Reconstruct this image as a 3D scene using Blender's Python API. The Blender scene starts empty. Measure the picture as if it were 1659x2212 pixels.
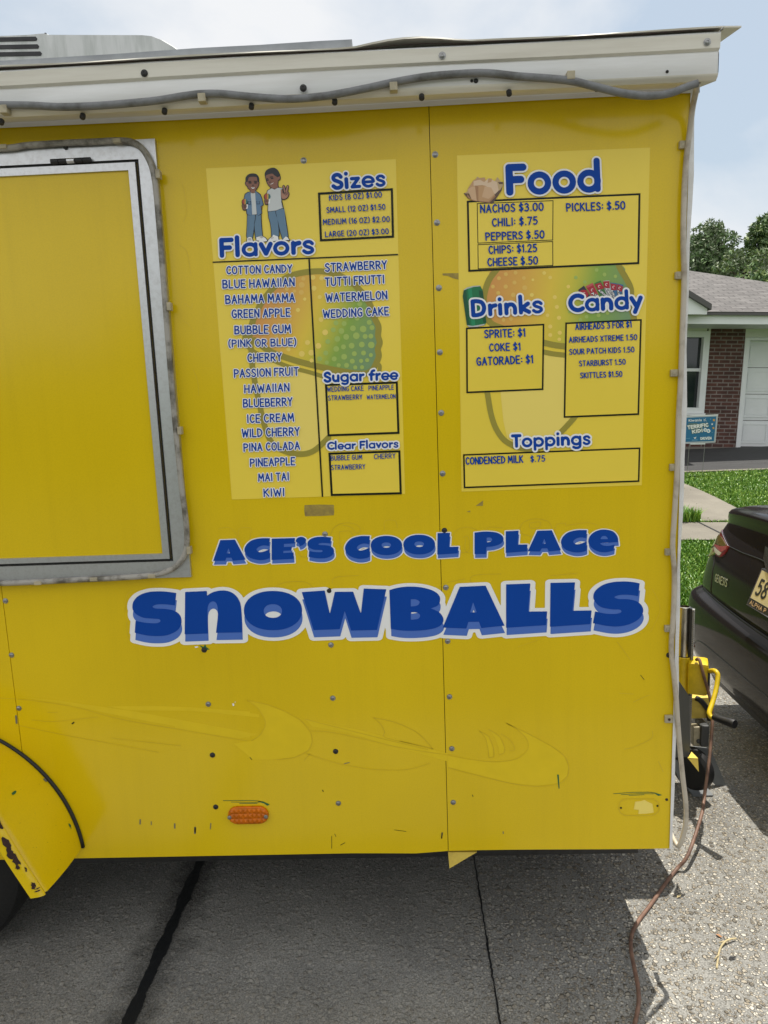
import bpy, bmesh, math, random
import numpy as np
from mathutils import Vector, Matrix
random.seed(7); np.random.seed(7)
SC = bpy.context.scene
COL = SC.collection

# ------------------------------------------------------------------ camera calibration
# Photo measurements were taken in a 1659 x 2212 frame; the side wall of the trailer is the plane Y = 0 of the
# trailer frame (X along the wall, Y into the trailer, Z up from the driveway).
F, CX, CY = 1534.0, 829.5, 1106.0
_v = np.array([0.0380263, 0.98673391, 0.15782963]); _h = np.array([0.99893196, -0.03389983, -0.03139643])
_h = _h - _v*(_h@_v); _h /= np.linalg.norm(_h)
M3 = np.array([_h, np.cross(-_v, _h), -_v])
DIST, HC = 1.8920934, 1.7052298
CAM = np.array([0, -DIST, HC])
TAU = math.radians(2.7)                                   # the driveway climbs to the right
RT = np.array([[math.cos(TAU), 0, -math.sin(TAU)], [0, 1, 0], [math.sin(TAU), 0, math.cos(TAU)]])
CAMW = RT@CAM
def ray(x, y): return M3@np.array([(x-CX)/F, (y-CY)/F, 1.0])
_m = M3.tolist()
def Wt(x, y, Y=0.0):                                       # point of the photo on a plane parallel to the wall (trailer frame)
    a, b = (x-CX)/F, (y-CY)/F
    t = (Y+DIST)/(_m[1][0]*a+_m[1][1]*b+_m[1][2])
    return (_m[0][0]*a+_m[0][1]*b+_m[0][2])*t, Y, HC+(_m[2][0]*a+_m[2][1]*b+_m[2][2])*t
def W(x, y, Y=0.0): return np.array(Wt(x, y, Y))
def G(x, y, z=0.0):                                        # on the driveway (trailer frame)
    r = ray(x, y); return CAM + r*((z-HC)/r[2])
def Ww(x, y, Y):
    r = RT@ray(x, y); return CAMW + r*((Y-CAMW[1])/r[1])
def TW(p): return RT@np.array(p, float)

# ------------------------------------------------------------------ camera, sky, sun, exposure
cam = bpy.data.cameras.new('camera'); camo = bpy.data.objects.new('camera', cam); COL.objects.link(camo)
cw = RT@M3
mw = Matrix(((cw[0][0], -cw[0][1], -cw[0][2], CAMW[0]), (cw[1][0], -cw[1][1], -cw[1][2], CAMW[1]),
             (cw[2][0], -cw[2][1], -cw[2][2], CAMW[2]), (0, 0, 0, 1)))
camo.matrix_world = mw
cam.sensor_fit = 'HORIZONTAL'; cam.sensor_width = 36.0; cam.lens = 36.0*F/1659.0
cam.clip_start = 0.05; cam.clip_end = 2000
SC.camera = camo

SUN = TW((0.17, 0.22, 1.0)); SUN = SUN/np.linalg.norm(SUN)
elev = math.asin(SUN[2]); azim = math.atan2(SUN[0], SUN[1])
sl = bpy.data.lights.new('sun', 'SUN'); sl.energy = 3.95; sl.angle = math.radians(0.53); sl.color = (1.0, 0.95, 0.86)
so = bpy.data.objects.new('sun', sl); COL.objects.link(so)
so.rotation_euler = Vector(SUN).to_track_quat('Z', 'Y').to_euler(); so.location = (3, 5, 30)

wd = bpy.data.worlds.new('World'); SC.world = wd; wd.use_nodes = True
nt = wd.node_tree; nt.nodes.clear()
def N(t, k, **kw):
    n = t.nodes.new(k)
    for a, b in kw.items(): setattr(n, a, b)
    return n
sky = N(nt, 'ShaderNodeTexSky', sky_type='NISHITA', sun_disc=False)
sky.sun_elevation = elev; sky.sun_rotation = azim; sky.air_density = 1.2; sky.dust_density = 2.5; sky.ozone_density = 1.0
tc = N(nt, 'ShaderNodeTexCoord'); mp = N(nt, 'ShaderNodeMapping'); mp.inputs['Scale'].default_value = (1.0, 1.0, 1.7)
mp.inputs['Location'].default_value = (4.2, 3.7, 0.9)
cn = N(nt, 'ShaderNodeTexNoise'); cn.inputs['Scale'].default_value = 1.9; cn.inputs['Detail'].default_value = 7; cn.inputs['Roughness'].default_value = 0.52
cn.inputs['Distortion'].default_value = 0.35
cr = N(nt, 'ShaderNodeValToRGB'); cr.color_ramp.elements[0].position = 0.38; cr.color_ramp.elements[1].position = 0.58
mx = N(nt, 'ShaderNodeMixRGB'); mx.inputs[2].default_value = (6.1, 6.2, 6.35, 1)
haz = N(nt, 'ShaderNodeMixRGB'); haz.inputs[0].default_value = 0.6; haz.inputs[2].default_value = (4.3, 4.9, 5.3, 1)
bg = N(nt, 'ShaderNodeBackground'); bg.inputs['Strength'].default_value = 0.10
ow = N(nt, 'ShaderNodeOutputWorld')
L = nt.links.new
L(tc.outputs['Generated'], mp.inputs['Vector']); L(mp.outputs['Vector'], cn.inputs['Vector']); L(cn.outputs['Fac'], cr.inputs['Fac'])
L(sky.outputs['Color'], haz.inputs[1]); L(haz.outputs[0], mx.inputs[1]); L(cr.outputs['Color'], mx.inputs[0])
# unseen bright cloud added behind the viewer as fill light for the shaded wall
spx = N(nt, 'ShaderNodeSeparateXYZ'); L(tc.outputs['Generated'], spx.inputs[0])
cb1 = N(nt, 'ShaderNodeMapRange'); cb1.inputs['From Min'].default_value = 0.25; cb1.inputs['From Max'].default_value = -0.55; L(spx.outputs[1], cb1.inputs['Value'])
cb2 = N(nt, 'ShaderNodeMapRange'); cb2.inputs['From Min'].default_value = 0.25; cb2.inputs['From Max'].default_value = 0.6; cb2.inputs['To Min'].default_value = 0.35; cb2.inputs['To Max'].default_value = 1; L(cn.outputs['Fac'], cb2.inputs['Value'])
cb3 = N(nt, 'ShaderNodeMath', operation='MULTIPLY'); L(cb1.outputs[0], cb3.inputs[0]); L(cb2.outputs[0], cb3.inputs[1])
mx2 = N(nt, 'ShaderNodeMixRGB'); mx2.inputs[2].default_value = (7.8, 7.8, 7.8, 1); L(cb3.outputs[0], mx2.inputs[0]); L(mx.outputs[0], mx2.inputs[1])
L(mx2.outputs[0], bg.inputs['Color']); L(bg.outputs[0], ow.inputs[0])
SC.view_settings.view_transform = 'Standard'; SC.view_settings.look = 'None'
SC.view_settings.exposure = 0.56; SC.view_settings.gamma = 1.0

# ------------------------------------------------------------------ materials
def mat(name, col, rough=0.5, metal=0.0, coat=0.0, spec=0.5, bump=0.0, bscale=40.0, var=0.0, vscale=6.0, stretch=(1, 1, 1), col2=None,
        lo=0.35, hi=0.7, rvar=0.0, alpha=1.0):
    m = bpy.data.materials.new(name); m.use_nodes = True
    t = m.node_tree; b = t.nodes['Principled BSDF']
    b.inputs['Base Color'].default_value = (*col, 1); b.inputs['Roughness'].default_value = rough
    b.inputs['Metallic'].default_value = metal; b.inputs['Coat Weight'].default_value = coat; b.inputs['Coat Roughness'].default_value = 0.04
    b.inputs['Specular IOR Level'].default_value = spec
    g = None
    if bump or var or col2 or rvar:
        tcn = N(t, 'ShaderNodeTexCoord'); mpn = N(t, 'ShaderNodeMapping'); mpn.inputs['Scale'].default_value = stretch
        t.links.new(tcn.outputs['Object'], mpn.inputs['Vector'])
    if var or col2 or rvar:
        n = N(t, 'ShaderNodeTexNoise'); n.inputs['Scale'].default_value = vscale; n.inputs['Detail'].default_value = 6; n.inputs['Roughness'].default_value = 0.62
        t.links.new(mpn.outputs['Vector'], n.inputs['Vector'])
        r = N(t, 'ShaderNodeValToRGB'); r.color_ramp.elements[0].position = lo; r.color_ramp.elements[1].position = hi
        c2 = col2 if col2 else tuple(c*(1-var) for c in col)
        r.color_ramp.elements[0].color = (*c2, 1); r.color_ramp.elements[1].color = (*col, 1)
        t.links.new(n.outputs['Fac'], r.inputs['Fac']); t.links.new(r.outputs['Color'], b.inputs['Base Color'])
        if rvar:
            mr = N(t, 'ShaderNodeMapRange'); mr.inputs['To Min'].default_value = rough+rvar; mr.inputs['To Max'].default_value = max(0.02, rough-rvar)
            t.links.new(n.outputs['Fac'], mr.inputs['Value']); t.links.new(mr.outputs[0], b.inputs['Roughness'])
    if bump:
        n2 = N(t, 'ShaderNodeTexNoise'); n2.inputs['Scale'].default_value = bscale; n2.inputs['Detail'].default_value = 4
        t.links.new(mpn.outputs['Vector'], n2.inputs['Vector'])
        bp = N(t, 'ShaderNodeBump'); bp.inputs['Strength'].default_value = bump; bp.inputs['Distance'].default_value = 0.01
        t.links.new(n2.outputs['Fac'], bp.inputs['Height']); t.links.new(bp.outputs['Normal'], b.inputs['Normal'])
    return m

def yellow_paint():
    m = mat('yellow paint', (0.74, 0.50, 0.004), rough=0.45, spec=0.08, coat=0.75)
    m.node_tree.nodes['Principled BSDF'].inputs['Coat Roughness'].default_value = 0.16
    t = m.node_tree; b = t.nodes['Principled BSDF']; ln = t.links.new
    tcn = N(t, 'ShaderNodeTexCoord')
    big = N(t, 'ShaderNodeTexNoise'); big.inputs['Scale'].default_value = 1.6; big.inputs['Detail'].default_value = 5
    mps = N(t, 'ShaderNodeMapping'); mps.inputs['Scale'].default_value = (38, 10, 1.6)
    stz = N(t, 'ShaderNodeTexNoise'); stz.inputs['Scale'].default_value = 1.0; stz.inputs['Detail'].default_value = 5; stz.inputs['Roughness'].default_value = 0.6
    fine = N(t, 'ShaderNodeTexNoise'); fine.inputs['Scale'].default_value = 260; fine.inputs['Detail'].default_value = 3
    ln(tcn.outputs['Object'], big.inputs['Vector']); ln(tcn.outputs['Object'], mps.inputs['Vector']); ln(mps.outputs[0], stz.inputs['Vector']); ln(tcn.outputs['Object'], fine.inputs['Vector'])
    r1 = N(t, 'ShaderNodeValToRGB'); r1.color_ramp.elements[0].position = 0.3; r1.color_ramp.elements[1].position = 0.72
    r1.color_ramp.elements[0].color = (0.71, 0.50, 0.002, 1); r1.color_ramp.elements[1].color = (0.79, 0.562, 0.003, 1)
    ln(big.outputs['Fac'], r1.inputs['Fac'])
    r2 = N(t, 'ShaderNodeValToRGB'); r2.color_ramp.elements[0].position = 0.25; r2.color_ramp.elements[1].position = 0.52
    r2.color_ramp.elements[0].color = (0.955, 0.95, 0.94, 1); r2.color_ramp.elements[1].color = (1, 1, 1, 1)
    ln(stz.outputs['Fac'], r2.inputs['Fac'])
    r3 = N(t, 'ShaderNodeValToRGB'); r3.color_ramp.elements[0].position = 0.25; r3.color_ramp.elements[1].position = 0.6
    r3.color_ramp.elements[0].color = (0.93, 0.93, 0.93, 1); r3.color_ramp.elements[1].color = (1, 1, 1, 1)
    ln(fine.outputs['Fac'], r3.inputs['Fac'])
    m1 = N(t, 'ShaderNodeMixRGB', blend_type='MULTIPLY'); m1.inputs[0].default_value = 0.8
    m2 = N(t, 'ShaderNodeMixRGB', blend_type='MULTIPLY'); m2.inputs[0].default_value = 1
    ln(r1.outputs[0], m1.inputs[1]); ln(r2.outputs[0], m1.inputs[2]); ln(m1.outputs[0], m2.inputs[1]); ln(r3.outputs[0], m2.inputs[2])
    ln(m2.outputs[0], b.inputs['Base Color'])
    bp = N(t, 'ShaderNodeBump'); bp.inputs['Strength'].default_value = 0.45; bp.inputs['Distance'].default_value = 0.014
    ln(big.outputs['Fac'], bp.inputs['Height']); 
    bp2 = N(t, 'ShaderNodeBump'); bp2.inputs['Strength'].default_value = 0.08; bp2.inputs['Distance'].default_value = 0.001
    ln(fine.outputs['Fac'], bp2.inputs['Height']); ln(bp.outputs[0], bp2.inputs['Normal']); ln(bp2.outputs[0], b.inputs['Normal'])
    mr = N(t, 'ShaderNodeMapRange'); mr.inputs['To Min'].default_value = 0.5; mr.inputs['To Max'].default_value = 0.42
    ln(stz.outputs['Fac'], mr.inputs['Value']); ln(mr.outputs[0], b.inputs['Roughness'])
    return m

MAT = {}
def defmats():
    D = MAT
    D['yellow'] = yellow_paint()
    D['yellow_ghost'] = mat('faded yellow', (0.80, 0.580, 0.008), 0.36, var=0.06, vscale=20, spec=0.4)
    D['yellow_line'] = mat('old decal edge', (0.69, 0.48, 0.003), 0.45, col2=(0.56, 0.39, 0.003), vscale=7, lo=.3, hi=.6)
    D['yellow_frame'] = mat('yellow enamel', (0.72, 0.52, 0.01), 0.4, var=0.25, vscale=18, bump=0.1, bscale=60)
    D['yellow_pale'] = mat('faded yellow steel', (0.74, 0.56, 0.10), 0.5, col2=(0.45, 0.31, 0.06), vscale=14, lo=0.25, hi=0.55)
    D['white_trim'] = mat('weathered white trim', (0.80, 0.80, 0.79), 0.38, col2=(0.68, 0.67, 0.64), vscale=2.2, stretch=(1, 3, 12), lo=0.3, hi=0.6)
    D['cream_trim'] = mat('cream tinted trim', (0.74, 0.71, 0.62), 0.42, col2=(0.61, 0.57, 0.48), vscale=2.5, stretch=(1, 3, 14), lo=0.28, hi=0.6)
    D['alu'] = mat('weathered aluminium', (0.62, 0.63, 0.64), 0.36, metal=0.9, col2=(0.54, 0.54, 0.54), vscale=90, stretch=(1, 1, 1), lo=0.3, hi=0.55, rvar=0.05)
    D['galv'] = mat('grey sheet metal', (0.34, 0.36, 0.39), 0.55, metal=0.3, var=0.25, vscale=14)
    D['black'] = mat('black rubber', (0.012, 0.012, 0.013), 0.55)
    D['rust'] = mat('rust', (0.045, 0.018, 0.014), 0.85, var=0.5, vscale=60)
    D['grey_cable'] = mat('weathered grey cable', (0.19, 0.195, 0.20), 0.55, col2=(0.09, 0.09, 0.085), vscale=22, lo=0.3, hi=0.55)
    D['grime_cable'] = mat('mildewed clear cable', (0.36, 0.34, 0.30), 0.45, col2=(0.10, 0.09, 0.07), vscale=26, lo=0.36, hi=0.55)
    D['pale_cable'] = mat('dirty white cable', (0.50, 0.45, 0.37), 0.45, col2=(0.24, 0.195, 0.14), vscale=18, lo=0.28, hi=0.52)
    D['clip'] = mat('yellowed clip', (0.50, 0.44, 0.30), 0.5, var=0.35, vscale=40)
    D['screw'] = mat('zinc screw', (0.42, 0.42, 0.41), 0.35, metal=0.9, var=0.4, vscale=200)
    D['screw_dark'] = mat('dark screw', (0.035, 0.034, 0.033), 0.5, metal=0.4)
    D['amber'] = mat('amber lens', (0.70, 0.17, 0.0), 0.25, spec=0.3, var=0.35, vscale=60)
    D['plastic_white'] = mat('aged white plastic', (0.70, 0.71, 0.70), 0.5, col2=(0.36, 0.39, 0.36), vscale=5, stretch=(2.6, 2.6, 0.45), lo=0.30, hi=0.58)
    D['green_paint'] = mat('green paint chip', (0.01, 0.12, 0.04), 0.5)
    D['grey_chip'] = mat('bare chip', (0.16, 0.15, 0.11), 0.6)
    D['tape'] = mat('old tape residue', (0.42, 0.31, 0.05), 0.6, col2=(0.22, 0.16, 0.05), vscale=60, lo=0.3, hi=0.65)
    D['steel'] = mat('chromed steel', (0.62, 0.60, 0.55), 0.28, metal=1.0, col2=(0.30, 0.27, 0.20), vscale=20, stretch=(3, 3, .6), lo=0.3, hi=0.6)
    D['steel_dark'] = mat('dark steel', (0.05, 0.05, 0.052), 0.45, metal=0.6, var=0.3, vscale=40)
    D['rack'] = mat('worn rack teeth', (0.42, 0.41, 0.39), 0.4, metal=0.3, var=0.4, vscale=90)
    D['box_grey'] = mat('dark grey plastic', (0.055, 0.058, 0.06), 0.5)
    D['tyre'] = mat('tyre rubber', (0.007, 0.007, 0.007), 0.8, bump=0.3, bscale=80)
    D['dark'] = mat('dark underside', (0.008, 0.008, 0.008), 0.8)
    # print colours
    D['poster'] = mat('yellow vinyl print', (0.90, 0.69, 0.075), 0.4, var=0.04, vscale=3, spec=0.08, coat=0.7)
    D['poster'].node_tree.nodes['Principled BSDF'].inputs['Coat Roughness'].default_value = 0.2
    D['p_line'] = mat('print black green', (0.006, 0.011, 0.005), 0.4, spec=0.25)
    D['p_blue'] = mat('print blue', (0.007, 0.062, 0.36), 0.4, spec=0.12)
    D['p_navy'] = mat('decal deep blue', (0.006, 0.064, 0.365), 0.38, var=0.06, vscale=5, spec=0.12)
    D['p_light'] = mat('decal light blue', (0.085, 0.18, 0.55), 0.38, spec=0.12)
    D['p_white'] = mat('print white', (0.87, 0.87, 0.86), 0.4, spec=0.2)
    D['p_halo'] = mat('print pale halo', (0.66, 0.66, 0.60), 0.35)
    D['p_olive'] = mat('print olive', (0.35, 0.30, 0.05), 0.36, spec=0.3)
    D['p_cup'] = mat('print pale cup', (0.90, 0.72, 0.16), 0.36, spec=0.4)
    D['p_dot'] = mat('print pale dot', (0.80, 0.53, 0.13), 0.36, spec=0.3)
    D['p_doty'] = mat('print yellow dot', (0.88, 0.68, 0.16), 0.36, spec=0.3)
    D['p_dotg'] = mat('print green dot', (0.40, 0.53, 0.13), 0.36, spec=0.3)
    def flat(n, c, r=0.4): D[n] = mat(n.replace('_', ' '), c, r)
    flat('c_skin', (0.27, 0.12, 0.08)); flat('c_skin2', (0.42, 0.21, 0.14)); flat('c_hair', (0.018, 0.02, 0.026)); flat('c_ink', (0.006, 0.01, 0.014))
    flat('c_denim', (0.12, 0.22, 0.36)); flat('c_jeans', (0.12, 0.22, 0.33)); flat('c_denim2', (0.16, 0.27, 0.40)); flat('c_shirt', (0.60, 0.63, 0.63)); flat('c_red', (0.42, 0.07, 0.04)); flat('c_gold', (0.60, 0.34, 0.06))
    flat('c_teal', (0.03, 0.16, 0.16)); flat('c_tan', (0.56, 0.33, 0.16)); flat('c_tan2', (0.66, 0.43, 0.25)); flat('c_tan3', (0.40, 0.21, 0.10)); flat('c_boat', (0.12, 0.07, 0.045)); flat('c_cheese', (0.74, 0.55, 0.38))
    flat('c_paper', (0.55, 0.39, 0.20))
    flat('c_can', (0.006, 0.17, 0.06), 0.3); flat('c_can2', (0.012, 0.26, 0.11), 0.3); flat('c_can3', (0.003, 0.085, 0.035), 0.3); flat('c_silver', (0.52, 0.54, 0.52), 0.3); flat('c_wrap', (0.42, 0.02, 0.035)); flat('c_wrap2', (0.55, 0.10, 0.10))
    flat('c_wrapdk', (0.03, 0.03, 0.05)); flat('c_wrapgr', (0.05, 0.20, 0.05)); flat('c_wrapbl', (0.05, 0.16, 0.32)); flat('c_pink', (0.62, 0.25, 0.28))
    # ground etc
    D['leaf_a'] = mat('leaf dark', (0.07, 0.125, 0.05), 0.5); D['leaf_b'] = mat('leaf mid', (0.135, 0.21, 0.08), 0.5); D['leaf_c'] = mat('leaf light', (0.22, 0.29, 0.09), 0.5)
    D['leaf_d'] = mat('needle leaf', (0.17, 0.21, 0.12), 0.6)
    D['bark'] = mat('bark', (0.10, 0.075, 0.05), 0.9, var=0.5, vscale=8, bump=0.4, bscale=20)
    D['blade_a'] = mat('grass blade', (0.12, 0.26, 0.022), 0.42); D['blade_b'] = mat('pale grass blade', (0.26, 0.40, 0.06), 0.4); D['blade_c'] = mat('dark grass blade', (0.06, 0.15, 0.015), 0.5)
    D['lawn_soil'] = mat('lawn floor', (0.075, 0.15, 0.025), 0.9, col2=(0.035, 0.075, 0.015), vscale=9, bump=0.6, bscale=60)
    D['car'] = mat('charcoal car paint', (0.018, 0.0165, 0.019), 0.1, coat=0.0, spec=0.09)
    D['car_black'] = mat('black plastic', (0.008, 0.008, 0.009), 0.4)
    D['car_glass'] = mat('tinted car glass', (0.01, 0.012, 0.013), 0.05, coat=1.0)
    D['chrome'] = mat('chrome', (0.80, 0.81, 0.82), 0.1, metal=1.0)
    D['lamp_red'] = mat('red lamp lens', (0.16, 0.008, 0.012), 0.08, coat=1.0)
    D['lamp_pink'] = mat('pale red lamp lens', (0.36, 0.09, 0.09), 0.1, coat=1.0)
    D['lamp_amber'] = mat('smoked amber lens', (0.13, 0.10, 0.01), 0.08, coat=1.0)
    D['lamp_clear'] = mat('clear lamp lens', (0.50, 0.50, 0.42), 0.1, coat=1.0)
    D['plate'] = mat('licence plate', (0.60, 0.53, 0.33), 0.4, var=0.12, vscale=20)
    D['plate_txt'] = mat('plate black', (0.012, 0.012, 0.014), 0.4)
    D['gold_txt'] = mat('tan lettering', (0.52, 0.36, 0.22), 0.4)
    D['house_white'] = mat('white house paint', (0.74, 0.76, 0.77), 0.5, var=0.06, vscale=3)
    D['siding'] = mat('pale panel', (0.62, 0.63, 0.58), 0.6)
    D['win'] = mat('window glass', (0.012, 0.018, 0.022), 0.06, spec=0.8)
    D['shade'] = mat('window blind', (0.10, 0.12, 0.12), 0.6)
    D['fascia_dark'] = mat('dark roof edge', (0.09, 0.085, 0.085), 0.7)
    D['sign_blue'] = mat('sign blue', (0.02, 0.15, 0.30), 0.35, var=0.1, vscale=4)
    D['sign_white'] = mat('sign white', (0.74, 0.76, 0.76), 0.4); D['sign_gold'] = mat('sign gold', (0.70, 0.34, 0.03), 0.4); D['sign_edge'] = mat('corrugated plastic edge', (0.42, 0.45, 0.47), 0.45)
    D['sign_lb'] = mat('sign pale blue', (0.14, 0.33, 0.52), 0.4); D['sign_olive'] = mat('sign dull green', (0.12, 0.17, 0.13), 0.4)
    D['wire'] = mat('galvanised wire', (0.30, 0.30, 0.29), 0.4, metal=0.8)
    D['stand_grey'] = mat('grey painted steel', (0.19, 0.20, 0.205), 0.5, var=0.2, vscale=12)
    D['brown_cord'] = mat('sunburnt brown cord', (0.22, 0.125, 0.085), 0.6, col2=(0.10, 0.055, 0.04), vscale=30, lo=0.3, hi=0.6)
    D['twig'] = mat('dry twig', (0.52, 0.43, 0.24), 0.8, var=0.3, vscale=40)
    D['tar'] = mat('tar joint', (0.008, 0.009, 0.010), 0.5, bump=0.3, bscale=50)
    D['teal'] = mat('teal plastic', (0.01, 0.20, 0.17), 0.35)
defmats()

def gradient_mat():                        # printed snow colours run diagonally: red-orange, yellow, green, teal
    m = mat('print snow gradient', (1, 1, 1), 0.34); t = m.node_tree; b = t.nodes['Principled BSDF']
    g = N(t, 'ShaderNodeAttribute', attribute_name='snowpos')
    r = N(t, 'ShaderNodeValToRGB'); e = r.color_ramp.elements
    e[0].position = 0.0; e[0].color = (0.68, 0.30, 0.08, 1); e[1].position = 1.0; e[1].color = (0.20, 0.33, 0.15, 1)
    for p, c in ((0.25, (0.76, 0.43, 0.07)), (0.45, (0.80, 0.58, 0.055)), (0.58, (0.66, 0.57, 0.05)), (0.75, (0.26, 0.42, 0.06))):
        k = e.new(p); k.color = (*c, 1)
    t.links.new(g.outputs['Fac'], r.inputs['Fac']); t.links.new(r.outputs[0], b.inputs['Base Color'])
    return m
MAT['snow'] = gradient_mat()

def concrete(name, kind):
    m = bpy.data.materials.new(name); m.use_nodes = True; t = m.node_tree; b = t.nodes['Principled BSDF']; ln = t.links.new
    geo = N(t, 'ShaderNodeNewGeometry')
    b.inputs['Roughness'].default_value = 0.85; b.inputs['Specular IOR Level'].default_value = 0.3
    if kind == 'plain':
        n = N(t, 'ShaderNodeTexNoise'); n.inputs['Scale'].default_value = 1.5; n.inputs['Detail'].default_value = 9; n.inputs['Roughness'].default_value = 0.7
        ln(geo.outputs['Position'], n.inputs['Vector']); r = N(t, 'ShaderNodeValToRGB'); r.color_ramp.elements[0].position = 0.3; r.color_ramp.elements[1].position = 0.7
        r.color_ramp.elements[0].color = (0.16, 0.145, 0.12, 1); r.color_ramp.elements[1].color = (0.235, 0.215, 0.175, 1)
        ln(n.outputs['Fac'], r.inputs['Fac']); ln(r.outputs[0], b.inputs['Base Color'])
        n2 = N(t, 'ShaderNodeTexNoise'); n2.inputs['Scale'].default_value = 70; ln(geo.outputs['Position'], n2.inputs['Vector'])
        bp = N(t, 'ShaderNodeBump'); bp.inputs['Strength'].default_value = 0.5; bp.inputs['Distance'].default_value = 0.01; ln(n2.outputs['Fac'], bp.inputs['Height']); ln(bp.outputs[0], b.inputs['Normal'])
        return m
    # exposed aggregate: two sizes of pebble set in cement; worn smoother on the left slab
    sep = N(t, 'ShaderNodeSeparateXYZ'); ln(geo.outputs['Position'], sep.inputs[0])
    warp = N(t, 'ShaderNodeTexNoise'); warp.inputs['Scale'].default_value = 45; warp.inputs['Detail'].default_value = 2; ln(geo.outputs['Position'], warp.inputs['Vector'])
    wm = N(t, 'ShaderNodeMixRGB', blend_type='ADD'); wm.inputs[0].default_value = 0.012; ln(geo.outputs['Position'], wm.inputs[1]); ln(warp.outputs['Color'], wm.inputs[2])
    def vor(sc, thr_lo, thr_hi):
        v = N(t, 'ShaderNodeTexVoronoi'); v.inputs['Scale'].default_value = sc; v.inputs['Randomness'].default_value = 1.0; ln(wm.outputs[0], v.inputs['Vector'])
        r = N(t, 'ShaderNodeMapRange'); r.inputs['From Min'].default_value = thr_lo; r.inputs['From Max'].default_value = thr_hi; r.inputs['To Min'].default_value = 1; r.inputs['To Max'].default_value = 0
        ln(v.outputs['Distance'], r.inputs['Value']); return v, r
    v1, r1 = vor(52, 0.30, 0.44); v2, r2 = vor(105, 0.36, 0.50)
    # which pebbles are exposed
    def pick(v, lo, hi):
        s = N(t, 'ShaderNodeSeparateColor'); ln(v.outputs['Color'], s.inputs[0])
        k = N(t, 'ShaderNodeMapRange'); k.inputs['From Min'].default_value = lo; k.inputs['From Max'].default_value = hi; ln(s.outputs[0], k.inputs['Value']); return s, k
    s1, k1 = pick(v1, 0.45, 0.5); s2, k2 = pick(v2, 0.22, 0.3)
    side = N(t, 'ShaderNodeMapRange'); side.inputs['From Min'].default_value = 0.0; side.inputs['From Max'].default_value = 0.6; side.inputs['To Min'].default_value = 0.24; side.inputs['To Max'].default_value = 1
    ln(sep.outputs[0], side.inputs['Value'])
    def mul(a, c):
        q = N(t, 'ShaderNodeMath', operation='MULTIPLY'); ln(a, q.inputs[0]); ln(c, q.inputs[1]); return q.outputs[0]
    f1 = mul(mul(r1.outputs[0], k1.outputs[0]), side.outputs[0]); f2 = mul(mul(r2.outputs[0], k2.outputs[0]), side.outputs[0])
    n = N(t, 'ShaderNodeTexNoise'); n.inputs['Scale'].default_value = 2.3; n.inputs['Detail'].default_value = 10; n.inputs['Roughness'].default_value = 0.72; ln(geo.outputs['Position'], n.inputs['Vector'])
    rc = N(t, 'ShaderNodeValToRGB'); rc.color_ramp.elements[0].position = 0.32; rc.color_ramp.elements[1].position = 0.68
    rc.color_ramp.elements[0].color = (0.18, 0.178, 0.17, 1); rc.color_ramp.elements[1].color = (0.315, 0.31, 0.29, 1); ln(n.outputs['Fac'], rc.inputs['Fac'])
    ng = N(t, 'ShaderNodeTexNoise'); ng.inputs['Scale'].default_value = 210; ng.inputs['Detail'].default_value = 5; ng.inputs['Roughness'].default_value = 0.7; ln(geo.outputs['Position'], ng.inputs['Vector'])
    rg = N(t, 'ShaderNodeValToRGB'); rg.color_ramp.elements[0].position = 0.3; rg.color_ramp.elements[1].position = 0.66
    rg.color_ramp.elements[0].color = (0.30, 0.30, 0.295, 1); rg.color_ramp.elements[1].color = (1.36, 1.35, 1.32, 1); ln(ng.outputs['Fac'], rg.inputs['Fac'])
    cem = N(t, 'ShaderNodeMixRGB', blend_type='MULTIPLY'); cem.inputs[0].default_value = 1; ln(rc.outputs[0], cem.inputs[1]); ln(rg.outputs[0], cem.inputs[2])
    def stone(s):
        r = N(t, 'ShaderNodeValToRGB'); e = r.color_ramp.elements; e[0].position = 0; e[0].color = (0.16, 0.145, 0.12, 1); e[1].position = 1; e[1].color = (0.56, 0.53, 0.46, 1)
        k = e.new(0.3); k.color = (0.28, 0.24, 0.18, 1); k = e.new(0.62); k.color = (0.40, 0.365, 0.30, 1); ln(s.outputs[1], r.inputs['Fac']); return r
    c1 = stone(s1); c2 = stone(s2)
    ma = N(t, 'ShaderNodeMixRGB'); ln(f2, ma.inputs[0]); ln(cem.outputs[0], ma.inputs[1]); ln(c2.outputs[0], ma.inputs[2])
    mb = N(t, 'ShaderNodeMixRGB'); ln(f1, mb.inputs[0]); ln(ma.outputs[0], mb.inputs[1]); ln(c1.outputs[0], mb.inputs[2])
    # dark mildew band beside the tar joint
    ab = N(t, 'ShaderNodeMath', operation='ADD'); ab.inputs[1].default_value = 0.825; ln(sep.outputs[0], ab.inputs[0]); aa = N(t, 'ShaderNodeMath', operation='ABSOLUTE'); ln(ab.outputs[0], aa.inputs[0])
    nb = N(t, 'ShaderNodeTexNoise'); nb.inputs['Scale'].default_value = 14; nb.inputs['Detail'].default_value = 5; ln(geo.outputs['Position'], nb.inputs['Vector'])
    sb = N(t, 'ShaderNodeMath', operation='MULTIPLY_ADD'); sb.inputs[1].default_value = 0.17; sb.inputs[2].default_value = -0.045; ln(nb.outputs['Fac'], sb.inputs[0])
    dd = N(t, 'ShaderNodeMath', operation='SUBTRACT'); ln(aa.outputs[0], dd.inputs[0]); ln(sb.outputs[0], dd.inputs[1])
    mr = N(t, 'ShaderNodeMapRange'); mr.inputs['From Min'].default_value = 0.0; mr.inputs['From Max'].default_value = 0.06; mr.inputs['To Min'].default_value = 0.5; mr.inputs['To Max'].default_value = 1; ln(dd.outputs[0], mr.inputs['Value'])
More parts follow.
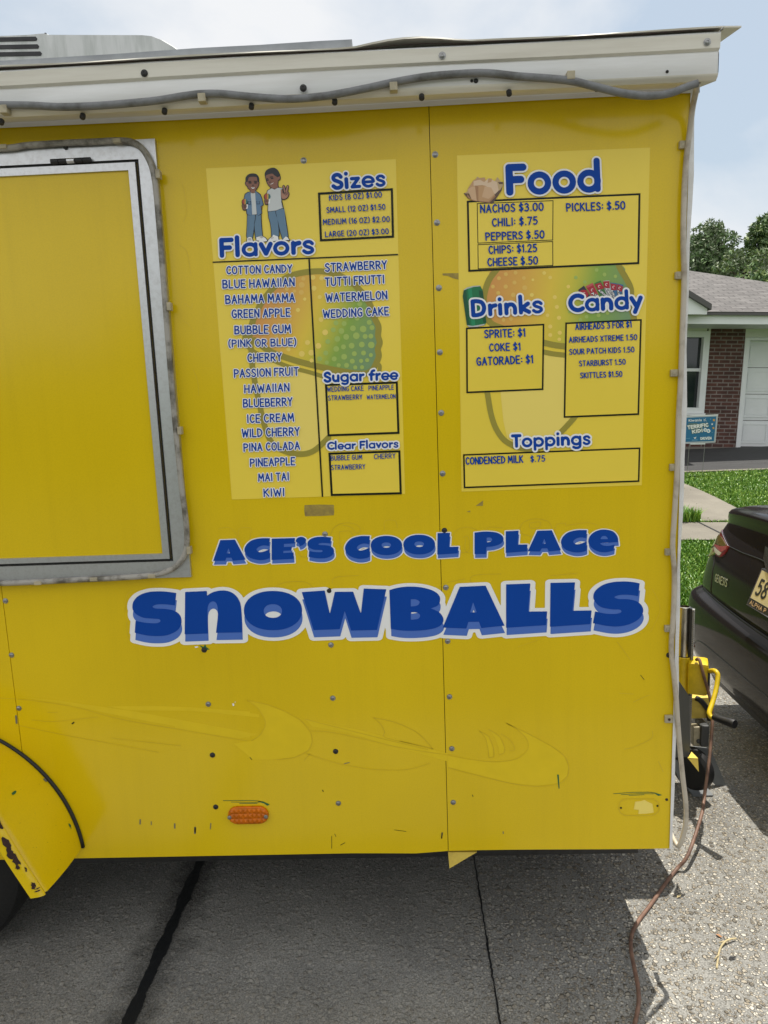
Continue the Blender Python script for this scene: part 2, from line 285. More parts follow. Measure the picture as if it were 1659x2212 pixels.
    mm = N(t, 'ShaderNodeMixRGB', blend_type='MULTIPLY'); mm.inputs[0].default_value = 1; ln(mb.outputs[0], mm.inputs[1]); ln(mr.outputs[0], mm.inputs[2])
    ln(mm.outputs[0], b.inputs['Base Color'])
    ad = N(t, 'ShaderNodeMath', operation='MULTIPLY_ADD'); ad.inputs[1].default_value = 0.5; ln(f2, ad.inputs[0]); ln(f1, ad.inputs[2])
    ad2 = N(t, 'ShaderNodeMath', operation='MULTIPLY_ADD'); ad2.inputs[1].default_value = 0.18; ln(ng.outputs['Fac'], ad2.inputs[0]); ln(ad.outputs[0], ad2.inputs[2])
    bp = N(t, 'ShaderNodeBump'); bp.inputs['Strength'].default_value = 1.0; bp.inputs['Distance'].default_value = 0.010; ln(ad2.outputs[0], bp.inputs['Height']); ln(bp.outputs[0], b.inputs['Normal'])
    return m
MAT['aggregate'] = concrete('exposed aggregate concrete', 'agg'); MAT['concrete'] = concrete('pale concrete', 'plain')
MAT['bounce_paving'] = mat('dull bounce paving', (0.085, 0.083, 0.08), 0.9, var=.3, vscale=5, bump=.4, bscale=120)
MAT['shade_paving'] = mat('shade-dark paving', (0.05, 0.05, 0.052), 0.85, col2=(0.03, 0.03, 0.031), vscale=3, stretch=(.5, 4, 1), bump=.4, bscale=90)  # dark colour carries the forecourt's shade

def brickmat(name, c1, c2, mortar, bw, bh, ms, rough=0.85, use='XZ', bumpd=0.01, nvar=0.5):
    m = bpy.data.materials.new(name); m.use_nodes = True; t = m.node_tree; b = t.nodes['Principled BSDF']; ln = t.links.new
    tcn = N(t, 'ShaderNodeTexCoord'); sp = N(t, 'ShaderNodeSeparateXYZ'); cb = N(t, 'ShaderNodeCombineXYZ'); ln(tcn.outputs['Object'], sp.inputs[0])
    ln(sp.outputs[0], cb.inputs[0]); ln(sp.outputs[2 if use == 'XZ' else 1], cb.inputs[1])
    br = N(t, 'ShaderNodeTexBrick'); br.inputs['Scale'].default_value = 1; br.inputs['Brick Width'].default_value = bw; br.inputs['Row Height'].default_value = bh; br.inputs['Mortar Size'].default_value = ms
    br.inputs['Color1'].default_value = (*c1, 1); br.inputs['Color2'].default_value = (*c2, 1); br.inputs['Mortar'].default_value = (*mortar, 1); br.inputs['Mortar Smooth'].default_value = 0.2
    ln(cb.outputs[0], br.inputs['Vector'])
    n = N(t, 'ShaderNodeTexNoise'); n.inputs['Scale'].default_value = 3.0; n.inputs['Detail'].default_value = 8; n.inputs['Roughness'].default_value = 0.7; ln(tcn.outputs['Object'], n.inputs['Vector'])
    r = N(t, 'ShaderNodeValToRGB'); r.color_ramp.elements[0].position = 0.3; r.color_ramp.elements[1].position = 0.7; r.color_ramp.elements[0].color = (1-nvar, 1-nvar, 1-nvar, 1); r.color_ramp.elements[1].color = (1.1, 1.1, 1.1, 1); ln(n.outputs['Fac'], r.inputs['Fac'])
    mm = N(t, 'ShaderNodeMixRGB', blend_type='MULTIPLY'); mm.inputs[0].default_value = 1; ln(br.outputs['Color'], mm.inputs[1]); ln(r.outputs[0], mm.inputs[2]); ln(mm.outputs[0], b.inputs['Base Color'])
    b.inputs['Roughness'].default_value = rough
    bp = N(t, 'ShaderNodeBump'); bp.invert = True; bp.inputs['Strength'].default_value = 0.6; bp.inputs['Distance'].default_value = bumpd; ln(br.outputs['Fac'], bp.inputs['Height']); ln(bp.outputs[0], b.inputs['Normal'])
    return m
MAT['brick'] = brickmat('red brick', (0.135, 0.055, 0.042), (0.085, 0.038, 0.032), (0.25, 0.21, 0.19), 0.22, 0.076, 0.011)
MAT['shingle'] = brickmat('grey shingles', (0.165, 0.155, 0.15), (0.115, 0.107, 0.104), (0.06, 0.055, 0.053), 0.30, 0.14, 0.012, use='XY', nvar=0.35)

# ------------------------------------------------------------------ object helpers
def tag(o, label=None, cat=None, group=None, kind=None):
    if label: o['label'] = label
    if cat: o['category'] = cat
    if group: o['group'] = group
    if kind: o['kind'] = kind
    return o
def empty(name, loc=(0, 0, 0), rot=None):
    o = bpy.data.objects.new(name, None); COL.objects.link(o); o.location = loc; o.empty_display_size = 0.2
    if rot: o.rotation_euler = rot
    return o
class MB:
    def __init__(s): s.v = []; s.f = []; s.m = []
    def add(s, verts, faces, mi=0):
        o = len(s.v); s.v += [(float(p[0]), float(p[1]), float(p[2])) for p in verts]; s.f += [tuple(i+o for i in f) for f in faces]; s.m += [mi]*len(faces); return s
    def box(s, a, b, mi=0, bev=0.0):
        (x0, y0, z0), (x1, y1, z1) = np.minimum(a, b), np.maximum(a, b)
        if bev > 0:
            bm = bmesh.new(); bmesh.ops.create_cube(bm, size=1)
            for v in bm.verts: v.co = Vector(((x0+x1)/2+v.co.x*(x1-x0), (y0+y1)/2+v.co.y*(y1-y0), (z0+z1)/2+v.co.z*(z1-z0)))
            bmesh.ops.bevel(bm, geom=bm.edges[:], offset=bev, segments=2, affect='EDGES', profile=0.6)
            bm.verts.index_update(); s.add([v.co for v in bm.verts], [[v.index for v in f.verts] for f in bm.faces], mi); bm.free(); return s
        return s.add([(x0,y0,z0),(x1,y0,z0),(x1,y1,z0),(x0,y1,z0),(x0,y0,z1),(x1,y0,z1),(x1,y1,z1),(x0,y1,z1)],
                     [(0,3,2,1),(4,5,6,7),(0,1,5,4),(1,2,6,5),(2,3,7,6),(3,0,4,7)], mi)
    def prism(s, loop, d, mi=0):                     # closed loop of 3-D points extruded by vector d
        n = len(loop); lp = [np.array(p, float) for p in loop]; d = np.array(d, float)
        vs = lp + [p+d for p in lp]
        fs = [tuple(range(n))[::-1], tuple(range(n, 2*n))] + [(i, (i+1) % n, n+(i+1) % n, n+i) for i in range(n)]
        return s.add(vs, fs, mi)
    def tube(s, pts, r, seg=10, mi=0, caps=True, closed=False):
        pts = [np.array(p, float) for p in pts]; n = len(pts); rs = r if hasattr(r, '__len__') else [r]*n
        up = None; rings = []
        for i in range(n):
            tv = pts[min(i+1, n-1)]-pts[max(i-1, 0)]; tv /= (np.linalg.norm(tv)+1e-12)
            if up is None:
                a = np.array([0, 0, 1.0]) if abs(tv[2]) < 0.9 else np.array([1.0, 0, 0]); up = a-tv*(a@tv)
            else: up = up-tv*(up@tv)
            up /= (np.linalg.norm(up)+1e-12); sd = np.cross(tv, up)
            rings.append([pts[i]+rs[i]*(math.cos(k*2*math.pi/seg)*up+math.sin(k*2*math.pi/seg)*sd) for k in range(seg)])
        vs = [p for rg in rings for p in rg]; fs = []
        for i in range(n-1):
            for k in range(seg): fs.append((i*seg+k, i*seg+(k+1) % seg, (i+1)*seg+(k+1) % seg, (i+1)*seg+k))
        if caps: fs += [tuple(range(seg))[::-1], tuple((n-1)*seg+k for k in range(seg))]
        return s.add(vs, fs, mi)
    def lathe(s, prof, o, axis, seg=20, mi=0):       # profile of (radius, height) about an axis
        o = np.array(o, float); ax = np.array(axis, float); ax /= np.linalg.norm(ax)
        a = np.array([0, 0, 1.0]) if abs(ax[2]) < 0.9 else np.array([1.0, 0, 0]); u = np.cross(ax, a); u /= np.linalg.norm(u); w = np.cross(ax, u)
        vs = [o+ax*h+r*(math.cos(k*2*math.pi/seg)*u+math.sin(k*2*math.pi/seg)*w) for r, h in prof for k in range(seg)]
        fs = [(i*seg+k, i*seg+(k+1) % seg, (i+1)*seg+(k+1) % seg, (i+1)*seg+k) for i in range(len(prof)-1) for k in range(seg)]
        fs += [tuple(range(seg))[::-1], tuple((len(prof)-1)*seg+k for k in range(seg))]
        return s.add(vs, fs, mi)
    def build(s, name, mats, parent=None, smooth=False, fix=False, off=None):
        me = bpy.data.meshes.new(name)
        v = s.v if off is None else [tuple(np.array(p)-off) for p in s.v]
        me.from_pydata(v, [], s.f)
        ms = mats if isinstance(mats, (list, tuple)) else [mats]
        for m in ms: me.materials.append(MAT[m] if isinstance(m, str) else m)
        me.polygons.foreach_set('material_index', s.m)
        if fix:
            bm = bmesh.new(); bm.from_mesh(me); bmesh.ops.recalc_face_normals(bm, faces=bm.faces[:]); bm.to_mesh(me); bm.free()
        if smooth:
            me.polygons.foreach_set('use_smooth', [True]*len(me.polygons))
            if smooth == 'auto': me.set_sharp_from_angle(angle=math.radians(35))
        me.update()
        o = bpy.data.objects.new(name, me); COL.objects.link(o)
        if parent: o.parent = parent
        return o
def smooth_path(pts, n=6):
    P = [np.array(p, float) for p in pts]; out = []
    for i in range(len(P)-1):
        a, b, c, d = P[max(i-1, 0)], P[i], P[i+1], P[min(i+2, len(P)-1)]
        for k in range(n):
            t = k/n; out.append(0.5*((2*b)+(-a+c)*t+(2*a-5*b+4*c-d)*t*t+(-a+3*b-3*c+d)*t**3))
    out.append(P[-1]); return out

# ------------------------------------------------------------------ flat artwork: signed-distance fields meshed by marching squares
def closed_poly(pts, n=7):                           # (x, y) smooth point, (x, y, 1) corner
    m = len(pts); out = []
    for i in range(m):
        b, c = pts[i], pts[(i+1) % m]; a = pts[i-1] if len(b) < 3 else None; d = pts[(i+2) % m] if len(c) < 3 else None
        B, C = np.array(b[:2], float), np.array(c[:2], float)
        if len(b) == 3 and len(c) == 3: out.append(B); continue
        A = np.array(a[:2], float) if a is not None else B; Dv = np.array(d[:2], float) if d is not None else C
        for k in range(n):
            t = k/n; out.append(0.5*((2*B)+(-A+C)*t+(2*A-5*B+4*C-Dv)*t*t+(-A+3*B-3*C+Dv)*t**3))
    return np.array(out)
def ellipse(cx, cy, rx, ry, n=40, e=2.0):
    a = np.arange(n)*2*math.pi/n; c, s = np.cos(a), np.sin(a)
    return np.stack([cx+rx*np.sign(c)*np.abs(c)**(2/e), cy+ry*np.sign(s)*np.abs(s)**(2/e)], 1)
def sdf_grid(x0, y0, x1, y1, st):
    nx, ny = int(math.ceil((x1-x0)/st))+1, int(math.ceil((y1-y0)/st))+1
    return x0, y0, st, np.full((ny, nx), 1e3)
def sdf_poly(g, loops):                              # loops: list of arrays, even-odd
    x0, y0, st, Fg = g; ny, nx = Fg.shape
    X, Y = np.meshgrid(x0+np.arange(nx)*st, y0+np.arange(ny)*st)
    d = np.full(X.shape, 1e9); ins = np.zeros(X.shape, bool)
    for lp in loops:
        A = lp; B = np.roll(lp, -1, 0)
        for (ax, ay), (bx, by) in zip(A, B):
            ex, ey = bx-ax, by-ay; q = ex*ex+ey*ey
            if q < 1e-12: continue
            t = np.clip(((X-ax)*ex+(Y-ay)*ey)/q, 0, 1); d = np.minimum(d, (X-ax-t*ex)**2+(Y-ay-t*ey)**2)
            if ay != by: ins ^= ((ay > Y) != (by > Y)) & (X < (bx-ax)*(Y-ay)/(by-ay)+ax)
    d = np.sqrt(d); d[ins] *= -1; np.minimum(Fg, d, out=Fg)
def sdf_seg(g, ax, ay, bx, by, r, pad):
    x0, y0, st, Fg = g; ny, nx = Fg.shape; e = r+pad
    i0 = max(0, int((min(ax, bx)-e-x0)/st)); i1 = min(nx, int((max(ax, bx)+e-x0)/st)+2); j0 = max(0, int((min(ay, by)-e-y0)/st)); j1 = min(ny, int((max(ay, by)+e-y0)/st)+2)
    if i1 <= i0 or j1 <= j0: return
    X = x0+np.arange(i0, i1)*st; Y = (y0+np.arange(j0, j1)*st)[:, None]
    ex, ey = bx-ax, by-ay; q = ex*ex+ey*ey+1e-12
    t = np.clip(((X-ax)*ex+(Y-ay)*ey)/q, 0, 1); d = np.sqrt((X-ax-t*ex)**2+(Y-ay-t*ey)**2)-r
    np.minimum(Fg[j0:j1, i0:i1], d, out=Fg[j0:j1, i0:i1])
def sdf_mesh(g, level, mb, fmap, mi):
    x0, y0, st, Fg = g; Fv = Fg-level; ins = Fv < 0; ny, nx = Fv.shape
    cnt = ins[:-1, :-1].astype(int)+ins[1:, :-1]+ins[:-1, 1:]+ins[1:, 1:]
    V = []; Fc = []
    def quad(pts): o = len(V); V.extend(pts); Fc.append(tuple(range(o, o+len(pts))))
    for j in range(ny-1):
        row = cnt[j]; full = np.flatnonzero(row == 4)
        if len(full):
            br = np.flatnonzero(np.diff(full) > 1); ss = np.r_[full[0], full[br+1]]; ee = np.r_[full[br], full[-1]]
            for a, b in zip(ss, ee): quad([(x0+a*st, y0+j*st), (x0+a*st, y0+(j+1)*st), (x0+(b+1)*st, y0+(j+1)*st), (x0+(b+1)*st, y0+j*st)])
        for i in np.flatnonzero((row > 0) & (row < 4)):
            cs = [(i, j), (i, j+1), (i+1, j+1), (i+1, j)]; poly = []
            for k in range(4):
                p, q = cs[k], cs[(k+1) % 4]; fp, fq = Fv[p[1], p[0]], Fv[q[1], q[0]]
                if fp < 0: poly.append((x0+p[0]*st, y0+p[1]*st))
                if (fp < 0) != (fq < 0):
                    t = fp/(fp-fq); poly.append((x0+(p[0]+t*(q[0]-p[0]))*st, y0+(p[1]+t*(q[1]-p[1]))*st))
            if len(poly) >= 3: quad(poly)
    if V: mb.add([fmap(x, y) for x, y in V], Fc, mi)

def WM(Yoff):                                        # map artwork drawn in photo units onto the wall plane, Yoff metres proud
    def f(x, y):
        p = Wt(x, y); return (p[0], -Yoff, p[2])
    return f
def crop(ox, oy, s):                                 # coordinates read from an enlarged crop of the photo
    return lambda x, y: ((ox+x/s)/1.8517, (oy+y/s)/1.8517)

GL = {'A':(5,"0,0 2.5,10 5,0|1,3.6 4.1,3.6"),'B':(4.6,"0,0 0,10|~0,10 3.4,9.6 4,7.6 2.8,5.6 0,5.2|~0,5.2 3.8,4.6 4.6,2.6 3.6,.4 0,0"),
'C':(4.6,"~4.4,8.6 3,10 1.2,9 .1,5 1.2,1 3,0 4.6,1.6"),'D':(4.8,"0,0 0,10|~0,10 3,9 4.8,5 3,1 0,0"),'E':(4,"4,10 0,10 0,0 4,0|0,5.2 3.4,5.2"),
'F':(3.8,"4,10 0,10 0,0|0,5.2 3.2,5.2"),'G':(4.9,"~4.5,8.6 3,10 1.2,9 .1,5 1.2,1 3,0 4.7,1.2|4.7,1.2 4.7,4.6 2.8,4.6"),'H':(4.6,"0,0 0,10|4.6,0 4.6,10|0,5 4.6,5"),
'I':(.6,".3,0 .3,10"),'K':(4.6,"0,0 0,10|4.2,10 0,4.4|1.2,5.8 4.6,0"),'L':(3.8,"0,10 0,0 3.8,0"),'M':(6,"0,0 .6,10 3,3 5.4,10 6,0"),'N':(4.6,"0,0 0,10 4.6,0 4.6,10"),
'O':(5.2,"~2.6,10 .6,8.4 0,5 .6,1.6 2.6,0 4.6,1.6 5.2,5 4.6,8.4 2.6,10"),'P':(4.4,"0,0 0,10|~0,10 3.4,9.4 4.4,7.2 3.2,5 0,4.6"),'R':(4.6,"0,0 0,10|~0,10 3.4,9.4 4.2,7.4 3,5.2 0,4.8|1.6,4.8 4.6,0"),
'S':(4.2,"~3.9,8.8 2.4,10 .6,9 .4,7 2.2,5.2 4,3.4 3.8,1.2 2,0 0,1.2"),'T':(4.6,"0,10 4.6,10|2.3,10 2.3,0"),'U':(4.8,"~0,10 0,3 1,.5 2.4,0 3.8,.5 4.8,3 4.8,10"),
'V':(4.8,"0,10 2.4,0 4.8,10"),'W':(7,"0,10 1.6,0 3.5,8 5.4,0 7,10"),'X':(4.6,"0,0 4.6,10|0,10 4.6,0"),'Y':(4.6,"0,10 2.3,5 4.6,10|2.3,5 2.3,0"),'Z':(4.6,"0,10 4.4,10 0,0 4.6,0"),
'0':(4.6,"~2.3,10 .5,8.4 0,5 .5,1.6 2.3,0 4.1,1.6 4.6,5 4.1,8.4 2.3,10"),'1':(1.6,"0,8 1.4,10 1.4,0"),'2':(4.4,"~0,8 1,9.8 3,9.8 4,8 3.4,5.6 0,0|0,0 4.4,0"),'3':(4.2,"~.2,9 2,10 3.8,8.4 3,6 1.6,5.4|~1.6,5.4 3.6,5 4.2,2.6 2.6,.1 0,.9"),
'5':(4.2,"3.8,10 .6,10 .4,5.6|~.4,5.6 2.6,6.2 4.2,4 3.4,1 1.6,0 0,.8"),'6':(4.1,"~3.6,9.8 1.2,7.6 .2,4 .6,1 2.2,0 3.9,1.2 4,3.6 2.4,5.2 .4,4"),'7':(4.4,"0,10 4.4,10 1.4,0"),
'8':(4.4,"~2.2,5.4 .5,7 .6,9 2.2,10 3.8,9 3.9,7 2.2,5.4 .3,3.6 .2,1.2 2.2,0 4.2,1.2 4.1,3.6 2.2,5.4"),'$':(4.2,"~3.9,8.2 2.4,9.2 .6,8.4 .4,6.8 2.2,5.2 4,3.6 3.8,1.8 2,.8 0,1.8|2.1,11 2.1,-1"),
'.':(.8,".4,.2 .4,.4"),':':(.8,".4,2.2 .4,2.5|.4,6.4 .4,6.7"),'(':(1.6,"~1.6,11 .3,8 .1,5 .4,2 1.6,-1"),')':(1.6,"~0,11 1.3,8 1.5,5 1.2,2 0,-1"),'!':(.8,".4,10 .4,3.5|.4,.2 .4,.4"),' ':(2.6,""),
'k':(4.2,"0,0 0,10|3.6,6.4 0,3|1.2,4 4,0"),'i':(.6,".3,0 .3,6.4|.3,9 .3,9.2"),'w':(6,"0,6.5 1.5,0 3,5.6 4.5,0 6,6.5"),'a':(4,"~4,6 1.6,6.6 0,3.2 1.6,0 4,1|4,6.5 4,0"),'n':(4,"0,0 0,6.5|~0,4 1.6,6.4 3.6,5.6 4,3|4,3 4,0"),'s':(3.4,"~3.2,5.6 1.6,6.5 .3,5 1.8,3.4 3.3,1.8 1.8,0 0,.9")}
def arc(cx, cy, r, a0, a1, n=16, ry=None):
    return [(cx+r*math.cos(math.radians(a0+(a1-a0)*k/n)), cy+(ry or r)*math.sin(math.radians(a0+(a1-a0)*k/n))) for k in range(n+1)]
_cir = lambda x=.37: arc(x, .365, .262, 0, 360, 24)
HG = {'F':(.66,[[(.13,.125),(.13,.875),(.55,.875)],[(.13,.5),(.47,.5)]]),'S':(.68,[smooth_path([(.54,.74),(.44,.86),(.28,.87),(.16,.76),(.19,.6),(.36,.5),(.53,.39),(.54,.22),(.42,.13),(.26,.13),(.13,.24)])]),
'C':(.78,[arc(.47,.5,.36,52,308,24,.375)]),'D':(.78,[smooth_path([(.13,.875),(.33,.875),(.55,.78),(.64,.5),(.55,.22),(.33,.125),(.13,.125)]),[(.13,.125),(.13,.875)]]),'T':(.66,[[(.1,.875),(.58,.875)],[(.34,.875),(.34,.125)]]),
'l':(.28,[[(.13,.125),(.13,.98)]]),'i':(.28,[[(.13,.125),(.13,.595)],[(.13,.9),(.13,.905)]]),'a':(.75,[_cir(),[(.62,.62),(.62,.115)]]),'o':(.75,[_cir()]),'d':(.75,[_cir(),[(.62,.115),(.62,.98)]]),
'e':(.7,[[(.13,.35),(.60,.35)]+arc(.365,.365,.268,0,312,26)]),'r':(.46,[[(.13,.125),(.13,.595)],smooth_path([(.13,.4),(.22,.54),(.38,.59)])]),'s':(.58,[smooth_path([(.47,.54),(.38,.625),(.24,.63),(.14,.545),(.18,.44),(.3,.375),(.44,.30),(.465,.19),(.36,.105),(.22,.105),(.11,.19)])]),
'v':(.58,[[(.1,.595),(.3,.14),(.5,.595)]]),'z':(.6,[[(.12,.595),(.47,.595),(.13,.125),(.5,.125)]]),'u':(.66,[smooth_path([(.13,.595),(.13,.3),(.24,.15),(.4,.15),(.52,.3),(.52,.595)]),[(.52,.595),(.52,.125)]]),
'n':(.66,[[(.13,.125),(.13,.595)],smooth_path([(.13,.38),(.24,.57),(.42,.57),(.52,.4),(.52,.125)])]),'g':(.75,[_cir(),smooth_path([(.62,.62),(.62,.06),(.54,-.12),(.34,-.16),(.18,-.09)])]),'f':(.5,[smooth_path([(.2,.125),(.2,.6),(.28,.86),(.44,.92)]),[(.08,.58),(.4,.58)]]),
'k':(.6,[[(.13,.125),(.13,.98)],[(.47,.58),(.17,.35),(.5,.125)]]),'y':(.62,[[(.1,.595),(.31,.2)],[(.54,.595),(.24,-.12)]]),'p':(.75,[_cir(),[(.12,.62),(.12,-.16)]]),' ':(.36,[])}
def glyph_strokes(ch):
    w, s = GL[ch]; out = []
    for part in s.split('|'):
        if not part: continue
        pts = [tuple(map(float, q.split(','))) for q in part.lstrip('~').split()]
        out.append(smooth_path(pts, 4) if part[0] == '~' else pts)
    return w, out
def write(mb, fmaps, mis, text, p0, p1, H, font='item', stroke=None, halo=0.0, step=0.75, jit=0.012, lean=0.0):
    """Lettering between baseline points p0 and p1 with cap height H. fmaps/mis: (halo, face)."""
    rnd = random.Random(text); x = 0; runs = []
    for ch in text:
        if font == 'item':
            w, st = glyph_strokes(ch); w *= .1; st = [[(a*.1, b*.1) for a, b in q] for q in st]; gap = .235 if ch != ' ' else .05
        else:
            w, st = HG[ch]; gap = .0
        a = rnd.uniform(-1, 1)*jit*2; dy = rnd.uniform(-1, 1)*jit
        for q in st: runs.append(([(x+px*math.cos(a)-(py-.5)*math.sin(a), dy+py+(px-w/2)*math.sin(a)) for px, py in q], .76 if font == 'head' and ch in 'es' else .86 if font == 'head' and ch in 'adgopz' else 1.0))
        x += w+gap
    total = x-gap; sw = stroke if stroke else (.15 if font == 'item' else .225)
    p0 = np.array(p0); p1 = np.array(p1); ux = (p1-p0); Lp = np.linalg.norm(ux); ux = ux/Lp; uy = np.array([ux[1], -ux[0]])
    r = sw*H/2
    if font == 'item': x_in, wid = r, Lp-2*r; y_in, hgt = r, H-2*r
    else: x_in, wid = 0, Lp; y_in, hgt = 0, H
    segs = []
    for q, kf in runs:
        Q = [p0+ux*(x_in+a/total*wid+lean*b*H)+uy*(y_in+b*hgt) for a, b in q]
        if len(Q) == 1: Q = Q*2
        segs += [(u_, v_, kf) for u_, v_ in zip(Q[:-1], Q[1:])]
    A = np.array([p for s in segs for p in s[:2]]); pad = r+halo+4*step
    g = sdf_grid(A[:, 0].min()-pad, A[:, 1].min()-pad, A[:, 0].max()+pad, A[:, 1].max()+pad, step)
    for a, b, kf in segs: sdf_seg(g, a[0], a[1], b[0], b[1], r*kf, halo+3*step)
    if halo > 0: sdf_mesh(g, halo, mb, fmaps[0], mis[0])
    sdf_mesh(g, 0, mb, fmaps[1], mis[1])
def strokes2d(mb, fmap, mi, lines, w, step=0.7):
    for q in lines:
        A = np.array(q); pad = w+2
        g = sdf_grid(A[:, 0].min()-pad, A[:, 1].min()-pad, A[:, 0].max()+pad, A[:, 1].max()+pad, step)
        for a, b in zip(q[:-1], q[1:]): sdf_seg(g, a[0], a[1], b[0], b[1], w/2, 2)
        sdf_mesh(g, 0, mb, fmap, mi)
def poly2d(mb, fmap, mi, pts):                       # one n-gon
    P = [fmap(x, y) for x, y in pts]; area = sum(pts[i-1][0]*pts[i][1]-pts[i][0]*pts[i-1][1] for i in range(len(pts)))
    if area > 0: P = P[::-1]
    mb.add(P, [tuple(range(len(P)))], mi)
def frame2d(mb, fmap, mi, q, w):                     # four-sided outline of width w, drawn as four mitred bars
    q = [np.array(p, float) for p in q]; c = sum(q)/4; inn = []
    for i in range(4):
        a, b, d = q[i-1], q[i], q[(i+1) % 4]; u = (a-b)/np.linalg.norm(a-b); v = (d-b)/np.linalg.norm(d-b); inn.append(b+(u+v)*w)
    for i in range(4): poly2d(mb, fmap, mi, [tuple(q[i]), tuple(q[(i+1) % 4]), tuple(inn[(i+1) % 4]), tuple(inn[i])])

# ================================================================== TERRAIN
TT = math.tan(TAU)
def terrain(x, y):
    z = TT*min(max(x, -8), 9.0)
    if y > 3.1: z += .037*(min(y, 10.2)-3.1)
    if y > 10.2: z += .176*min(1, (y-10.2)/2.2)
    return z
def GT(x, y, lift=0.0):                              # photo point on the terrain (world frame)
    r = RT@ray(x, y); lo, hi = 0.5, 200.0
    for k in range(60):
        m = (lo+hi)/2; p = CAMW+r*m
        if p[2] > terrain(p[0], p[1]): lo = m
        else: hi = m
    p = CAMW+r*hi; return np.array([p[0], p[1], terrain(p[0], p[1])+lift])
def sheet(name, xs, ys, lift, m, **kw):
    mb = MB(); nx, ny = len(xs), len(ys)
    mb.add([(x, y, terrain(x, y)+lift) for y in ys for x in xs], [(j*nx+i, j*nx+i+1, (j+1)*nx+i+1, (j+1)*nx+i) for j in range(ny-1) for i in range(nx-1)])
    return tag(mb.build(name, m), kind='structure', **kw)
XS = sorted(set([-400, -150, -60, -25, -12, -8, -4, 0, 2, 3, 4, 5, 6, 7, 8, 9, 10, 14, 30, 80, 200, 400])); YS = sorted(set([-400, -150, -60, -20, -8, -3.6, 0, 3.1, 5, 7, 9, 10.2, 11, 12.4, 14, 20, 40, 100, 300, 600]))
sheet('ground', XS, YS, -0.02, 'lawn_soil')
sheet('driveway', [-8, -4, -2, 0, 1, 2, 4, 6, 8.9], [-1.7, -1, 0, 1, 2, 3.08], 0.0, 'aggregate')
sheet('bounce_paving', [-60, -8, 0, 8, 60], [-11, -6, -3, -1.71], 0.0, 'bounce_paving')  # unseen paving behind the viewer, added to keep bounce light dull and neutral
# house forecourt: shade painted in as a darker paving colour
sheet('forecourt', [-6, 0, 4, 6, 8, 9, 13], [10.3, 10.8, 11.4, 12.0, 12.4, 12.72], 0.015, 'shade_paving')
sheet('forecourt_edging', [-6, 0, 4, 6, 8, 9, 13], [10.2, 10.299], 0.02, 'concrete')
# sidewalk slabs
SWK = [(1380, 1022), (1440, 1031), (1473, 1044), (1510, 1059), (1545, 1075), (1586, 1096), (1640, 1123), (1760, 1180)]
def slab(name, pts, lift):
    mb = MB(); P = [GT(x, y, lift) for x, y in pts]; c = sum(P)/len(P)
    mb.add([*P], [tuple(range(len(P)))]); o = mb.build(name, 'concrete', fix=True)
    if o.data.polygons[0].normal.z < 0: o.data.flip_normals()
    return tag(o, kind='structure')
slab('front_walk', [(1360, 1127)] + [(1380, 1022), (1440, 1031), (1473, 1044), (1510, 1059), (1545, 1075), (1586, 1096), (1640, 1123), (1648, 1127)], 0.012)
slab('sidewalk', [(1300, 1130), (1760, 1130), (1830, 1168), (1270, 1168)], 0.012)
mbj = MB(); a = GT(1508, 1130, .0155); b_ = GT(1580, 1166, .0155); dv = b_-a; sd = np.array([-dv[1], dv[0], 0]); sd = sd/np.linalg.norm(sd)*.012
mbj.add([a-sd, a+sd, b_+sd, b_-sd], [(0, 1, 2, 3)]); oj = mbj.build('sidewalk_joint', 'tar', fix=True); tag(oj, kind='structure')
# tar joint and thin joint between the driveway slabs
def joint(name, x, half, m, y0=-1.69, y1=3.0, rough=0.012, wave=.2):
    mb = MB(); n = 420; rn = random.Random(name); vs = []
    for i in range(n+1):
        y = y0+(y1-y0)*i/n; w = half*(1+.16*math.sin(y*23+x)+.12*math.sin(y*57+2)+rn.uniform(-1, 1)*.10); d = rn.uniform(-1, 1)*rough*.5+math.sin(y*3.1)*half*wave
        for s in (-1, 1): q = TW((x+d+s*w, y, .004)); vs.append(q)
    mb.add(vs, [(2*i, 2*i+1, 2*i+3, 2*i+2) for i in range(n)])
    return tag(mb.build(name, m), kind='structure')
joint('tar_joint', -0.826, .0185, 'tar', rough=.0025); joint('slab_joint', .209, .0026, 'tar', rough=.0035, wave=.0)

